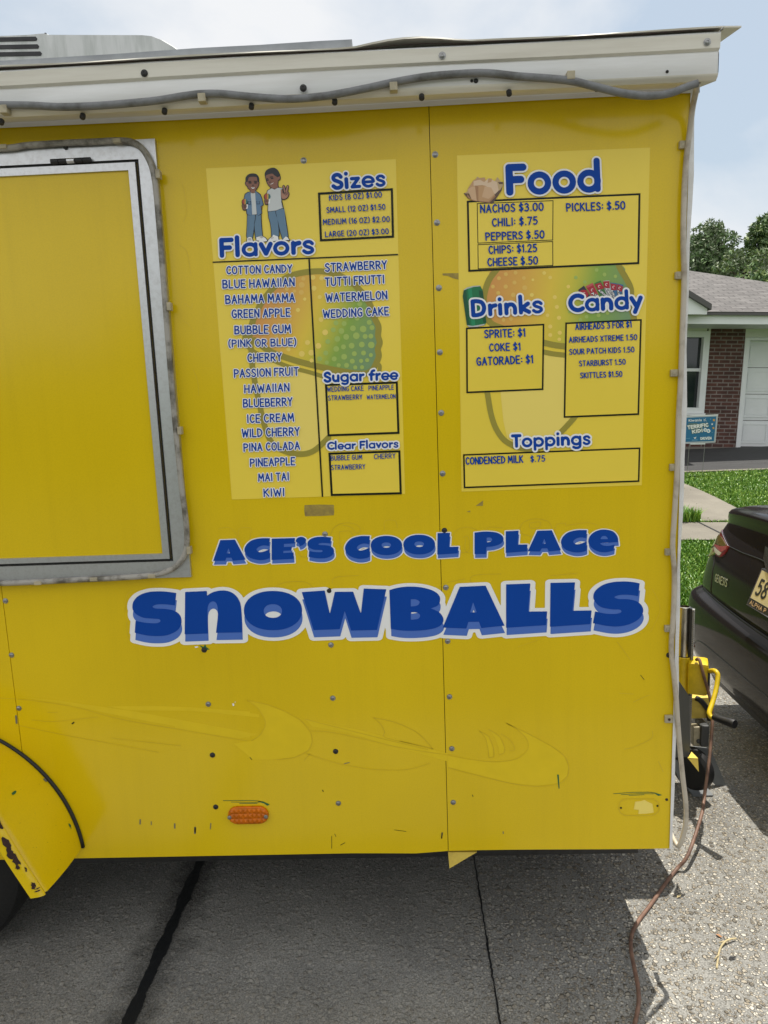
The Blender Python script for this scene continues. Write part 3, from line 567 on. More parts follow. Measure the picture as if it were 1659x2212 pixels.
# lawn blades
def inside(px, py, poly):
    r = False; n = len(poly)
    for i in range(n):
        (ax, ay), (bx, by) = poly[i], poly[(i+1) % n]
        if (ay > py) != (by > py) and px < (bx-ax)*(py-ay)/(by-ay)+ax: r = not r
    return r
conc = [[(p.co.x, p.co.y) for p in bpy.data.objects[n].data.vertices] for n in ('front_walk', 'sidewalk')]
mb = MB(); rn = random.Random(3); V = []; Fc = []; Mi = []; cnt = 0
while cnt < 95000:
    y = 3.1+7.15*rn.random()**1.25; x = rn.uniform(.25+.38*y, 2.2+.62*y)
    if any(inside(x, y, c) for c in conc):
        if rn.random() > .002: continue
    z = terrain(x, y)-.02; a = rn.uniform(0, 6.283); h = rn.uniform(.02, .062)*(1.25 if y < 4.2 else 1); w = rn.uniform(.0028, .0055)*(1+.09*y)
    ln_ = rn.uniform(.1, .9)*h; b2 = rn.uniform(0, 6.283); dx, dy = math.cos(a)*w, math.sin(a)*w
    o = len(V); ex, ey = math.cos(b2)*ln_, math.sin(b2)*ln_
    V += [(x-dx, y-dy, z), (x+dx, y+dy, z), (x+dx*.7+ex*.4, y+dy*.7+ey*.4, z+h*.7), (x-dx*.7+ex*.4, y-dy*.7+ey*.4, z+h*.7), (x+ex, y+ey, z+h)]
    Fc += [(o, o+1, o+2, o+3), (o+3, o+2, o+4)]; k = rn.choices((0, 1, 2), (5, 3.2+2.6*math.sin(x*2.1+y)*math.sin(y*1.7-x*.6), 2.2))[0]; Mi += [k, k]; cnt += 1
mb.v, mb.f, mb.m = V, Fc, Mi
tag(mb.build('grass', ['blade_a', 'blade_b', 'blade_c']), kind='stuff', label='sunlit green lawn of short grass beyond the driveway', cat='grass')
def tuft(p, n, R, H, label):
    rn = random.Random(label); m = MB()
    for i in range(n):
        a = rn.uniform(0, 6.283); rr = R*rn.random()**.6; x, y = math.cos(a)*rr, math.sin(a)*rr; h = H*rn.uniform(.4, 1); b2 = rn.uniform(0, 6.283); ln_ = h*rn.uniform(.2, .8); w = .006
        dx, dy = math.cos(b2+1.57)*w, math.sin(b2+1.57)*w
        m.add([(x-dx, y-dy, 0), (x+dx, y+dy, 0), (x+dx+math.cos(b2)*ln_*.4, y+dy+math.sin(b2)*ln_*.4, h*.65), (x-dx+math.cos(b2)*ln_*.4, y-dy+math.sin(b2)*ln_*.4, h*.65), (x+math.cos(b2)*ln_, y+math.sin(b2)*ln_, h)], [(0, 1, 2, 3), (3, 2, 4)], rn.choice((0, 0, 1, 2)))
    o = m.build('grass_tuft', ['blade_a', 'blade_b', 'blade_c']); o.location = p; return tag(o, label=label, cat='grass')
tuft(GT(1474, 1124, .01), 520, .20, .17, 'bushy clump of weeds at the corner of the pale sidewalk')

# ================================================================== TRAILER
TO = np.array([-1.2, .95, 0.0])
trailer = empty('food_trailer', tuple(TW(TO)), (0, -TAU, 0))
tag(trailer, 'yellow food trailer with blue lettering, two menu posters and white roof edge on the driveway', 'food trailer')
def part(mb, name, mats, parent=None, **kw):
    o = mb.build(name, mats, parent or trailer, off=TO, **kw)
    return o
XL, XR = -3.7, .728; ZB, ZT = .394, 2.435
seams = [W(50, 1630)[0]-.002, float(np.mean([W(927, 232)[0], W(968, 1842)[0]])), XR]
hx0, hx1, hz0, hz1 = -1.95, -.60, 1.262, 2.385
# side panels with a hatch opening cut out, 1.6 mm gaps at the seams
def panel(x0, x1):
    m = MB(); g = .0009
    n = max(2, int((x1-x0)/.09)); xs = [x0+g+(x1-x0-2*g)*i/n for i in range(n+1)]
    bot = [ZB+.0035*math.sin(x*5.2+1)*max(0, math.sin(x*2.1+.4))-(0.006*math.exp(-((x+.03)/.07)**2)) for x in xs]
    lp = [(x, 0, b) for x, b in zip(xs, bot)]+[(x1-g, 0, ZT+.02), (x0+g, 0, ZT+.02)]
    m.prism(lp, (0, .018, 0)); return part(m, 'side_panel', 'yellow', fix=True)
panel(XL, seams[0]); panel(seams[0], seams[1]); panel(seams[1], XR)
m = MB(); m.box((XL, .0185, ZB+.01), (XR-.004, 1.88, ZT+.1)); part(m, 'inner_body', 'dark')
m = MB(); m.box((XR-.0035, .004, ZB+.004), (XR+.006, 1.9, ZT+.12)); part(m, 'front_wall', 'yellow')
m = MB(); m.box((XL, 1.881, ZB), (XR, 1.9, ZT+.1)); part(m, 'far_wall', 'yellow')
m = MB(); m.box((XL-.012, .0, ZB), (XL-.001, 1.9, ZT+.1)); part(m, 'rear_wall', 'yellow')
# white aluminium corner trim down the nose edge
m = MB()
zz = np.linspace(ZB-.002, ZT-.0, 30)
vs = []
for z in zz:
    wv = .0022*math.sin(z*9)+.0015*math.sin(z*23+1)
    vs += [(XR-.002, -.0035, z), (XR+.008+wv, -.0045, z), (XR+.008+wv, .02, z)]
m.add(vs, [(3*i+k, 3*i+k+1, 3*i+k+4, 3*i+k+3) for i in range(29) for k in (0, 1)]); part(m, 'corner_trim', 'white_trim', fix=True)
# under-frame
m = MB()
for y in (.12, 1.7): m.box((XL, y, ZB-.10), (XR-.05, y+.06, ZB+.005))
for x in np.arange(XL+.2, XR, .6): m.box((x, .12, ZB-.07), (x+.05, 1.76, ZB+.004))
part(m, 'chassis', 'steel_dark')
for x, y in ((440, 1850), (487, 1853), (694, 1848), (739, 1848)):
    p = W(x, y, .05); m = MB(); m.tube([(p[0], .05, ZB+.01), (p[0], .05, ZB-.016), (p[0], .05, ZB-.026)], [.004, .004, .0004], 6); part(m, 'floor_screw', 'screw')
m = MB(); a, b_, c = W(968, 1841, .012), W(1030, 1841, .012), W(971, 1876, .012)
m.prism([a, b_, c], (0, .05, 0)); part(m, 'frame_gusset', 'yellow_pale', fix=True)

# roof edge: fascia, angled lower trim, roof deck, drip flashing
P = .11
zl0 = W(1489, 203.5)[2]; zl1 = W(1489, 192)[2]; zf0 = W(1548, 163, -P)[2]; zf1 = W(1548, 70, -P)[2]; zmid = W(1548, 108, -P)[2]
XE = W(1509, 203.5)[0]
prof = [(-.0065, zl0), (-.0065, zl1-.001), (-.009, zl1), (-P+.012, zf0-.006), (-P+.003, zf0+.001), (-P, zf0+.006), (-P, zmid-.004), (-P+.003, zmid), (-P-.005, zmid+.004), (-P-.007, zf1-.004), (-P-.004, zf1)]
xs = np.linspace(XL-.05, XE, 40)
def wob(x, k): return .0015*math.sin(x*4+k)
m = MB(); vs = []
for i, x in enumerate(xs):
    for k, (y, z) in enumerate(prof): vs.append((x, y, z+wob(x, k*.3)))
n = len(prof); fs = []; mi = []
for i in range(len(xs)-1):
    for k in range(n-1): fs.append((i*n+k, (i+1)*n+k, (i+1)*n+k+1, i*n+k+1)); mi.append(1 if k in (2, 3, 4, 8, 7) else 0)  # cream facets: warm bounce and yellowing both painted into the colour
m.v = [tuple(v) for v in vs]; m.f = fs; m.m = mi
m.prism([(XE, y, z) for y, z in prof]+[(XE, .0, zf1), (XE, .0, zl0)], (-.0015, 0, 0), 0)
part(m, 'roof_fascia', ['white_trim', 'cream_trim'], smooth='auto')
m = MB(); m.box((XL-.05, -P+.004, zf1-.012), (XE-.003, 1.95, zf1+.004)); part(m, 'roof_deck', 'galv')
# drip flashing along the top with a lifted, curled stretch, running past the front corner to a point
m = MB(); xs2 = np.linspace(XL-.05, XE+.004, 120); x1b, x2b = W(760, 100, -P)[0], W(1000, 95, -P)[0]
def lift(x): t = (x-x1b)/(x2b-x1b); return .012*max(0, math.sin(max(0, min(1, t))*math.pi))+.0012*math.sin(x*11)
vs = []
for x in xs2:
    l = lift(x); vs += [(x, -P-.012-.002*math.sin(x*17), zf1+.0035+l), (x, -P-.012, zf1+.0065+l*1.1), (x, -.02, zf1+.0068+l*.3), (x, -.02, zf1+.0045)]
m.add(vs, [(4*i+k, 4*i+k+1, 4*i+k+5, 4*i+k+4) for i in range(len(xs2)-1) for k in range(3)])
tip = W(1599, 61, -P); m.prism([(XE+.004, -P-.013, zf1+.0035), (tip[0], -P-.006, tip[2]-.001), (XE+.004, .02, zf1+.003)], (0, 0, .0035))
part(m, 'drip_flashing', 'cream_trim', fix=True)
m = MB(); m.tube([(x, -P-.0085, zf1+.0015+lift(x)*.3+.001*math.sin(x*31)) for x in xs2], .0008, 5); part(m, 'sealant_bead', 'rust')
# grey sheet lying along the roof edge
m = MB(); pb = [W(x, y, -P) for x, y in ((-420, 178), (-100, 157), (60, 147), (250, 136), (420, 125), (560, 115.5), (690, 108), (760, 104))]
pt = [W(x, y, -P) for x, y in ((760, 83), (690, 86.5), (560, 95), (430, 101.5), (380, 105), (250, 114.5), (60, 126), (-100, 135), (-420, 155))]
m.prism([(p[0], -P+.004, max(p[2], zf1+.0075)) for p in pb]+[(p[0], -P+.004, p[2]) for p in pt], (0, .52, 0)); part(m, 'roof_sheet', 'galv', fix=True)
# air conditioner shroud
Ya = .35
sil = [(-560, 60), (-480, 66), (-300, 71), (0, 70), (60, 67.5), (86, 65), (96, 64.5), (104, 67.5), (200, 68), (310, 68.5), (330, 71), (350, 79), (375, 94), (402, 114), (420, 128)]
top = [W(x, y, Ya) for x, y in sil]; zr = zf1+.005
lp = [(top[0][0], Ya, zr)]+[tuple(p) for p in top[:-1]]+[(top[-1][0], Ya, zr)]
ac_out = MB(); depth = [0.0, .02, .06, .55, .6, .62]; ins = [.035, .010, 0, 0, .012, .04]
cxm = np.mean([p[0] for p in lp]); vs = []
for d, i_ in zip(depth, ins):
    for p in lp: vs.append((p[0]+(cxm-p[0])*i_*.25, Ya+d, zr+(p[2]-zr)*(1-i_*.9)))
n = len(lp); fs = [(j*n+i, j*n+(i+1) % n, (j+1)*n+(i+1) % n, (j+1)*n+i) for j in range(len(depth)-1) for i in range(n)]+[tuple(range(n))[::-1], tuple(range((len(depth)-1)*n, len(depth)*n))]
ac_out.add(vs, fs); ac = part(ac_out, 'air_conditioner', 'plastic_white', smooth='auto', fix=True)
m = MB()
for (xa, ya, xb, yb, t) in ((-300, 92, 78, 84, 7.5), (-300, 108, 82, 100.5, 7.5), (-300, 123.5, 88, 116, 7.5)):
    a, b_ = W(xa, ya, Ya), W(xb, yb, Ya); h = t*(Ya+DIST)/F; m.prism([(a[0], Ya-.002, a[2]-h*.5), (b_[0], Ya-.002, b_[2]-h*.5), (b_[0]+.004, Ya-.002, b_[2]), (b_[0], Ya-.002, b_[2]+h*.5), (a[0], Ya-.002, a[2]+h*.5)], (0, .04, 0))
part(m, 'vent_slot', 'steel_dark', ac); 
m = MB(); m.tube([W(*q, Ya+.004) for q in ((98, 72), (104, 92), (111, 118))], .0035, 6); part(m, 'shroud_seam', 'steel_dark', ac)

# serving hatch
O = [W(337, 303), W(416, 1244)]
ox1 = (O[0][0]+O[1][0])/2; oz1, oz0 = W(337, 303)[2], W(416, 1244)[2]
gx1 = (W(302, 347)[0]+W(378, 1210)[0])/2; gz1, gz0 = W(302, 347)[2], W(378, 1210)[2]
ix1 = (W(281, 372)[0]+W(357, 1193)[0])/2; iz1, iz0 = W(281, 372)[2], W(357, 1193)[2]
ox0 = -2.05; gx0 = ox0+(ox1-gx1); ix0 = ox0+(ox1-ix1)
def rect_frame(m, o, i, y0, y1, mi=0):
    (x0, z0, x1, z1), (a0, c0, a1, c1) = o, i
    A = [(x0, z0), (x1, z0), (x1, z1), (x0, z1)]; B = [(a0, c0), (a1, c0), (a1, c1), (a0, c1)]
    for k in range(4):
        p, q, r_, s_ = A[k], A[(k+1) % 4], B[(k+1) % 4], B[k]
        e = .0004
        m.prism([(p[0], y0, p[1]), (q[0], y0, q[1]), (r_[0], y0, r_[1]), (s_[0], y0, s_[1])], (0, y1-y0, 0), mi)
hatch = MB(); hatch.box((ix0-.006, -.011, iz0-.006), (ix1+.006, -.002, iz1+.006))
hatch_o = part(hatch, 'serving_hatch', 'yellow')
m = MB(); rect_frame(m, (ox0, oz0, ox1, oz1), (gx0, gz0, gx1, gz1), -.012, -.0005); part(m, 'outer_frame', 'alu', hatch_o, fix=True)
m = MB(); rect_frame(m, (gx0+.001, gz0+.001, gx1-.001, gz1-.001), (gx0+.006, gz0+.006, gx1-.006, gz1-.006), -.006, -.0007); part(m, 'rubber_seal', 'black', hatch_o, fix=True)
m = MB(); rect_frame(m, (gx0+.008, gz0+.008, gx1-.008, gz1-.008), (ix0, iz0, ix1, iz1), -.017, -.0012); part(m, 'door_frame', 'alu', hatch_o, fix=True)
m = MB(); a, b_ = W(118, 355), W(204, 351)
for i in range(5):
    x = a[0]+(b_[0]-a[0])*i/5; m.tube([(x+.001, -.020, a[2]), (x+(b_[0]-a[0])/5-.001, -.020, a[2])], .0065, 10, 1 if i in (2,) else 0)
part(m, 'hinge', ['black', 'alu'], hatch_o, smooth='auto')
hp = [(-400, 326), (-200, 325), (0, 321), (60, 314), (140, 309), (200, 306.5), (255, 304), (285, 307), (306, 320), (322, 345), (332, 375), (338, 420), (345, 500), (353, 600), (362, 720), (371, 830), (381, 940), (391, 1040), (401, 1120), (404, 1165), (400, 1195), (386, 1218), (362, 1234), (325, 1243), (260, 1248), (180, 1252), (100, 1256), (0, 1260), (-300, 1268)]
hp3 = [(lambda p: (p[0], -.020, p[2]))(W(x, y, -.02)) for x, y in hp]
m = MB(); m.tube(smooth_path(hp3, 5), .0078, 10); part(m, 'hatch_cable', 'grime_cable', hatch_o, smooth=True)
m = MB()
for x, y, r_ in ((10, 319, 0), (255, 306, 0), (338, 378, 1), (362, 663, 1), (385, 930, 1), (405, 1188, 1), (85, 1258, 0), (205, 1250, 0), (330, 1243, 0)):
    p = W(x, y, -.02); w, h = (.0055, .010) if r_ else (.010, .005)
    m = MB(); m.box((p[0]-w+ (.006 if r_ else 0), -.031, p[2]-h), (p[0]+w+(.006 if r_ else 0), -.0125, p[2]+h), 0, .0015); part(m, 'cable_clip', 'clip', hatch_o)
m = MB(); p = W(147, 322); m.lathe([(.006, 0), (.006, .003), (.003, .004)], (p[0], -.012, p[2]), (0, -1, 0), 10); part(m, 'frame_screw', 'screw_dark', hatch_o)

# cable along the fascia and its clips, white conduit down the nose edge
cp = [(-300, 226), (0, 227), (70, 228), (130, 231), (200, 229), (270, 224), (340, 217), (395, 208), (437, 203), (480, 203), (540, 209), (620, 214), (690, 209), (740, 201), (800, 189), (850, 178), (920, 166), (990, 160), (1050, 158), (1120, 165), (1190, 170), (1240, 176), (1300, 191), (1350, 202), (1400, 207), (1445, 202), (1485, 187), (1507, 180)]
def fas_y(x, y):                                     # depth of the roof edge under a photo point
    z = W(x, y, -P)[2]
    if z >= zf0: return -P-.010
    t = max(0, min(1, (z-(zl1+.02))/(zf0-zl1-.02))); return -.02-(P-.01)*t
cpts = [W(x, y, fas_y(x, y)) for x, y in cp]
m = MB(); m.tube(smooth_path(cpts, 5), .0085, 10); part(m, 'roof_cable', 'grey_cable', smooth=True)
m = MB()
for x, y in ((10, 233), (437, 208), (850, 184), (1232, 160)):
    p = W(x, y, fas_y(x, y)); m = MB(); m.box((p[0]-.009, p[1]-.0095, p[2]-.014), (p[0]+.009, p[1]+.012, p[2]+.004), 0, .0015); part(m, 'cable_clip', 'clip')
dn = [(1507, 180, -.09), (1503, 200, -.07), (1496, 235, -.035), (1490, 285, -.016), (1483, 340, -.012), (1478, 420, -.012), (1476, 520, -.012), (1478, 600, -.012), (1474, 720, -.012), (1470, 830, -.012), (1466, 900, -.012), (1463, 1010, -.012), (1457, 1110, -.012), (1453, 1180, -.012), (1457, 1240, -.012), (1455, 1320, -.012), (1450, 1400, -.012), (1455, 1450, -.012), (1460, 1500, -.012), (1464, 1560, -.01), (1469, 1620, -.008), (1475, 1680, -.004), (1481, 1730, .0), (1482, 1770, .0), (1477, 1800, .004), (1467, 1827, .01), (1458, 1818, .03), (1449, 1800, .07)]
m = MB(); m.tube(smooth_path([W(*q) for q in dn], 5), .0068, 10); part(m, 'edge_conduit', 'pale_cable', smooth=True)
for x, y in ((1472, 315), (1463, 596), (1453, 806), (1451, 1009), (1441, 1191), (1440, 1356)):
    p = W(x, y); m = MB(); m.box((p[0]-.008, -.011, p[2]-.009), (p[0]+.010, -.0005, p[2]+.009), 0, .002); m.box((p[0]-.004, -.0125, p[2]-.004), (p[0]+.004, -.0105, p[2]+.004), 0, .0008); part(m, 'conduit_clip', 'clip')
p = W(1443, 1551); m = MB(); m.box((p[0]-.011, -.009, p[2]-.011), (p[0]+.011, -.0005, p[2]+.011), 0, .002); m.lathe([(.0035, 0), (.0035, .002)], (p[0], -.009, p[2]), (0, -1, 0), 8, 1); part(m, 'broken_clip', ['clip', 'rust'])

# screws
def screw(x, y, dark=False, r=.0058, Y=0.0, Yo=0.0):
    p = W(x, y, Y); m = MB(); o = (p[0], Y+Yo, p[2])
    m.lathe([(r*1.35, 0), (r*1.35, .0008), (r*1.05, .0012), (r, .0026), (r*.75, .0036), (r*.45, .004), (r*.42, .0028)], o, (0, -1, 0), 12, 0)
    return part(m, 'screw', 'screw_dark' if dark else 'screw', smooth='auto')
for x, y in ((656, 347), (940, 334), (944, 481), (948, 622), (950, 761), (953, 892), (956, 1023), (963, 1269), (967, 1385), (971, 1505), (976, 1617), (979, 1733), (702, 1154), (715, 1393), (719, 1508), (731, 1735), (12, 1298), (25, 1415), (41, 1530), (450, 1521)): screw(x, y)
for x, y in ((960, 1146), (725, 1623), (459, 1631), (466, 1743), (441, 1404), (1445, 1415), (711, 1276)): screw(x, y, True)
screw(1440, 1727, True, .003)
for x, y in ((314, 161), (955, 123), (1525, 94), (656, 193)): screw(x, y, x not in (1525, 955), .0062, -P, -.0065)
for x, y in ((1441, 155), (1019, 175), (1028, 175)): screw(x, y, True, .0026 if x != 1028 else .004, -P, -.0005)
for x, y in ((2, 266), (178, 254), (355, 243), (543, 232.5), (723, 222.5), (911, 212.5), (1100, 203.5), (1290, 193)): 
    p = W(x, y, fas_y(x, y)+.012); m = MB(); m.lathe([(.0066, -.009), (.0066, .0005), (.004, .002)], p, (0, -.55, -.83), 10); part(m, 'screw', 'screw_dark', smooth='auto')

# amber reflector and the outline where another one was
a, b_ = W(493, 1760), W(581, 1760); xc = (a[0]+b_[0])/2; hw = (b_[0]-a[0])/2; zc = a[2]; hh = (W(537, 1742)[2]-W(537, 1779)[2])/2
el = [(xc+s*(hw-hh)+hh*math.cos(t), zc+hh*math.sin(t)) for s, ts in ((1, np.linspace(-math.pi/2, math.pi/2, 9)), (-1, np.linspace(math.pi/2, 1.5*math.pi, 9))) for t in ts]
m = MB(); n = len(el)
for y0, sc0, y1, sc1 in ((-.0003, 1.0, -.006, .99), (-.006, .99, -.0095, .90)):
    m.add([(xc+(x-xc)*sc0, y0, zc+(z-zc)*sc0) for x, z in el]+[(xc+(x-xc)*sc1, y1, zc+(z-zc)*sc1) for x, z in el], [(i, (i+1) % n, n+(i+1) % n, n+i) for i in range(n)])
# diamond-facetted face
nx, nz = 8, 3
def rp_(i, j, o): 
    x = xc+hw*.88*(2*i/nx-1); lim = hh*.88*(1 if abs(x-xc) < hw-hh else math.sqrt(max(.02, 1-((abs(x-xc)-(hw-hh))/hh)**2))); return (x, -.0096-o, zc+lim*(2*j/nz-1))
for j in range(nz):
    for i in range(nx):
        c_ = [rp_(i, j, 0), rp_(i+1, j, 0), rp_(i+1, j+1, 0), rp_(i, j+1, 0), rp_(i+.5, j+.5, .0035)]; m.add(c_, [(0, 1, 4), (1, 2, 4), (2, 3, 4), (3, 0, 4)])
rf = part(m, 'side_reflector', 'amber', fix=True)
for s in (-1, 1):
    m = MB(); m.lathe([(.0062, 0), (.006, .002), (.003, .0035)], (xc+s*hw*.89, -.0118, zc-.001), (0, -1, 0), 10); part(m, 'reflector_screw', 'screw', rf, smooth='auto')
m = MB(); f = WM(.0006); cc = crop(1600, 2700, 1.3825)
oval = lambda x0, y0, x1, y1, n=9: [((x1-(y1-y0)/2)+(y1-y0)/2*math.cos(t), (y0+y1)/2+(y1-y0)/2*math.sin(t)) for t in np.linspace(-1.57, 1.57, n)]+[((x0+(y1-y0)/2)+(y1-y0)/2*math.cos(t), (y0+y1)/2+(y1-y0)/2*math.sin(t)) for t in np.linspace(1.57, 4.71, n)]
ov = [cc(*q) for q in oval(1208, 684, 1434, 776)]; strokes2d(m, f, 0, [ov+ov[:1]], 2.0)
poly2d(m, f, 1, [cc(*q) for q in ((1300, 700), (1330, 697), (1352, 690), (1372, 702), (1395, 712), (1400, 740), (1402, 760), (1360, 766), (1318, 768), (1320, 745), (1292, 742), (1296, 725))])
for q in ((1221, 734), (1423, 723)): strokes2d(m, WM(.0009), 2, [[cc(*q), cc(q[0]+.5, q[1])]], 4.5)
part(m, 'reflector_ghost', ['yellow_line', 'p_cup', 'p_line'])

# fender over the wheel, protruding towards the viewer
wc = np.array([-1.492, .40]); Rf = .505
fe = [(0, 1601), (41.5, 1625), (98, 1675), (146, 1744), (178, 1822), (178, 1829)]
ar = [(W(x, y)[0], W(x, y)[2]) for x, y in fe]
A_ = np.array([[2*x, 2*z, 1] for x, z in ar]); B_ = np.array([x*x+z*z for x, z in ar]); sol = np.linalg.lstsq(A_, B_, rcond=None)[0]
wc = sol[:2]; Rf = math.sqrt(sol[2]+wc@wc)
ang0 = math.atan2(ar[-1][1]-wc[1], ar[-1][0]-wc[0])
arcp = [(wc[0]+Rf*math.cos(t), wc[1]+Rf*math.sin(t)) for t in np.linspace(math.pi-ang0, ang0, 60)]
Yp = -.228
def resample(P_, k):
    P_ = np.array(P_); d = np.r_[0, np.cumsum(np.linalg.norm(np.diff(P_, axis=0), axis=1))]; t = np.linspace(0, d[-1], k); return np.stack([np.interp(t, d, P_[:, c]) for c in range(P_.shape[1])], 1)
XZ = lambda L_, Y: [(p[0], p[2]) for p in (W(x, y, Y) for x, y in L_)]
NH = 40
wall_c = resample([(wc[0]+Rf*math.cos(t), wc[1]+Rf*math.sin(t)) for t in np.linspace(ang0, math.pi/2, 40)], NH)
def crown(L_, Y, rise):                              # straight front end, then a smooth sweep up to the crown over the axle
    P_ = XZ(L_, Y); T = np.array(P_[-1]); d = T-np.array(P_[-2]); d /= np.linalg.norm(d); rise = min(rise, d[1]/abs(d[0])*(T[0]-wc[0])*.75)
    c1 = T+d*rise/d[1]; c2 = np.array([wc[0], T[1]+rise]); return [tuple(p) for p in P_]+[tuple((1-t)**2*T+2*t*(1-t)*c1+t*t*c2) for t in np.linspace(.1, 1, 12)]
rid_c = resample(crown([(99, 1929), (56, 1862), (12, 1790), (-30, 1724)], -.198, .17), NH)
edg_c = resample(crown([(66, 1941), (31, 1889), (0, 1841), (-40, 1777)], Yp, .17), NH)
out = (rid_c-edg_c); out /= np.linalg.norm(out, axis=1)[:, None]
def fsec(v):                                         # v 0 at the wall .. .86 ridge .. 1 free edge: (y, front-quarter points)
    if v <= .80: k = v/.80; return -.190*k, wall_c+(rid_c-wall_c)*k+out*(.004*math.sin(math.pi*k))
    if v <= .84: return -.195, rid_c-out*.0035
    k = (v-.84)/.16; return -.199-.029*k, rid_c+(edg_c-rid_c)*k+out*(.0085*math.sin(math.pi*min(1, k*.9+.1)))
m = MB(); vs = []; rows = [0, .2, .4, .6, .76, .80, .83, .86, .89, .92, .95, .98, 1.0]
secl = [fsec(v) for v in rows]+[(Yp+.006, edg_c-out*.006), (Yp+.03, edg_c-out*.004), (-.02, wall_c*.97+np.array(wc)*.03)]
n = 2*NH-1
for y, q in secl:
    row = [(2*wc[0]-p[0], y, p[1]) for p in q]+[(p[0], y, p[1]) for p in q[::-1][1:]]
    vs += row
fs = [(j*n+i, j*n+i+1, (j+1)*n+i+1, (j+1)*n+i) for j in range(len(secl)-1) for i in range(n-1)]
fs += [tuple(j*n+n-1 for j in range(len(secl))), tuple(j*n for j in range(len(secl)))[::-1]]
m.add(vs, fs); fender = part(m, 'fender', 'yellow', smooth='auto', fix=True)
m = MB(); m.tube([(wc[0]+(x-wc[0])*1.007, -.004, wc[1]+(z-wc[1])*1.007) for x, z in arcp], .0055, 8); part(m, 'fender_gasket', 'black', fender, smooth=True)
# rust patches along the rolled lip and nicks on the fender face
def on_fender(t, v):                                 # t along the front quarter (0 bottom .. 1 top), v from wall 0 to free edge 1
    y, q = fsec(max(0, min(1, v))); i = max(0, min(1, t))*(NH-1); i0 = int(min(NH-2, i)); fr = i-i0; p = q[i0]*(1-fr)+q[i0+1]*fr; o = out[i0]*.0015
    return (p[0]+o[0], y-.0015, p[1]+o[1])
m = MB(); rn = random.Random(11)
def blotch(t, v, rt, rv, mi, n=12):
    pts = []
    for k in range(n):
        a = k*2*math.pi/n; s = rn.uniform(.55, 1.15); pts.append(on_fender(t+rt*s*math.cos(a), v+rv*s*math.sin(a)))
    c = on_fender(t, v); m.add([c]+pts, [(0, 1+k, 1+(k+1) % n) for k in range(n)], mi)
for t, v, rt, rv in ((.36, .89, .045, .05), (.255, .93, .035, .035), (.22, .945, .03, .028), (.185, .935, .03, .03), (.155, .955, .014, .02), (.135, .90, .008, .012), (.127, .91, .005, .01), (.06, .92, .013, .022), (.05, .935, .01, .02), (.04, .90, .003, .03), (.03, .92, .003, .035)): blotch(t, v, rt, rv, 0, 16)
for k in range(16): blotch(rn.uniform(.0, .4), rn.uniform(.1, .78), .0012, .0045, 0, 6)
blotch(.40, .50, .006, .05, 1, 8); blotch(.13, .10, .016, .016, 1, 8); blotch(.36, .05, .012, .02, 2, 8)
part(m, 'paint_damage', ['rust', 'green_paint', 'grey_chip'], fender)
# road wheel
whl = MB(); R0 = .315; wx = float(wc[0])-.11; wz = R0
whl.lathe([(.20, 0), (.23, -.01), (.28, -.012), (.303, .0), (.315, .03), (.315, .16), (.305, .195), (.28, .205), (.2, .2)], (wx, .07, wz), (0, 1, 0), 48)
wheel = part(whl, 'wheel', 'tyre', smooth='auto', fix=True)
m = MB(); m.lathe([(.205, .02), (.20, .0), (.19, .03), (.12, .045), (.06, .02), (.02, .015)], (wx, .075, wz), (0, 1, 0), 32); part(m, 'rim', 'white_trim', wheel, smooth='auto', fix=True)
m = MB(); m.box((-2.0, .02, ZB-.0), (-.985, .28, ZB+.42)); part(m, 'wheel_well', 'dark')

# ------------------------------------------------ ghosts of old decals, scratches, tape, chips
m = MB(); f = WM(.0004); p7 = crop(700, 2700, 1.2762); p8 = crop(1600, 2700, 1.3825); p0 = crop(0, 2400, 1.659)
L7 = [[(370,130),(470,150),(560,185),(640,230),(690,290),(700,340),(680,385),(610,420),(520,432)], [(370,130),(420,165),(455,220),(460,260),(430,310),(390,335)], [(665,225),(780,255),(900,285),(1100,335),(1290,380)], [(690,285),(800,292),(1000,335),(1160,372),(1390,408)], [(1015,218),(1120,240),(1230,290),(1290,345),(1315,378)], [(1015,218),(1050,250),(1070,290),(1072,318),(1200,350),(1315,378)], [(670,400),(760,430),(850,455),(1000,480),(1150,485),(1240,470),(1300,450)], [(660,435),(690,400)]]
L8 = [[(265,440),(380,465),(520,480),(640,465),(700,420),(710,380),(690,340),(640,295),(590,267)], [(590,267),(720,330),(840,395),(910,450),(933,510),(925,560),(880,600),(760,615),(620,600),(450,560),(265,512)], [(440,310),(490,340),(515,400),(518,450),(492,455)], [(440,310),(470,345),(485,400),(492,455)], [(490,300),(550,340),(578,400),(575,430),(548,440)], [(560,325),(610,360),(635,410),(607,418)], [(0,365),(90,385),(180,405)], [(1290,150),(1340,125),(1380,110)], [(1240,410),(1300,395),(1390,350),(1395,310)], [(1210,100),(1290,105)], [(1430,478),(1455,535)]]
L0 = [[(0,650),(200,665),(500,710),(800,790),(1200,860),(1640,935)], [(110,828),(400,890),(700,945),(1050,1010)], [(210,795),(260,800),(360,806),(560,785),(650,775)], [(315,745),(380,745)], [(740,915),(1000,945),(1200,965)]]
for ls, c_, w_ in ((L7, p7, 1.5), (L8, p8, 1.5), (L0, p0, 1.4)): strokes2d(m, f, 0, [[tuple(q) for q in smooth_path([c_(*u) for u in l], 5)] for l in ls], w_)
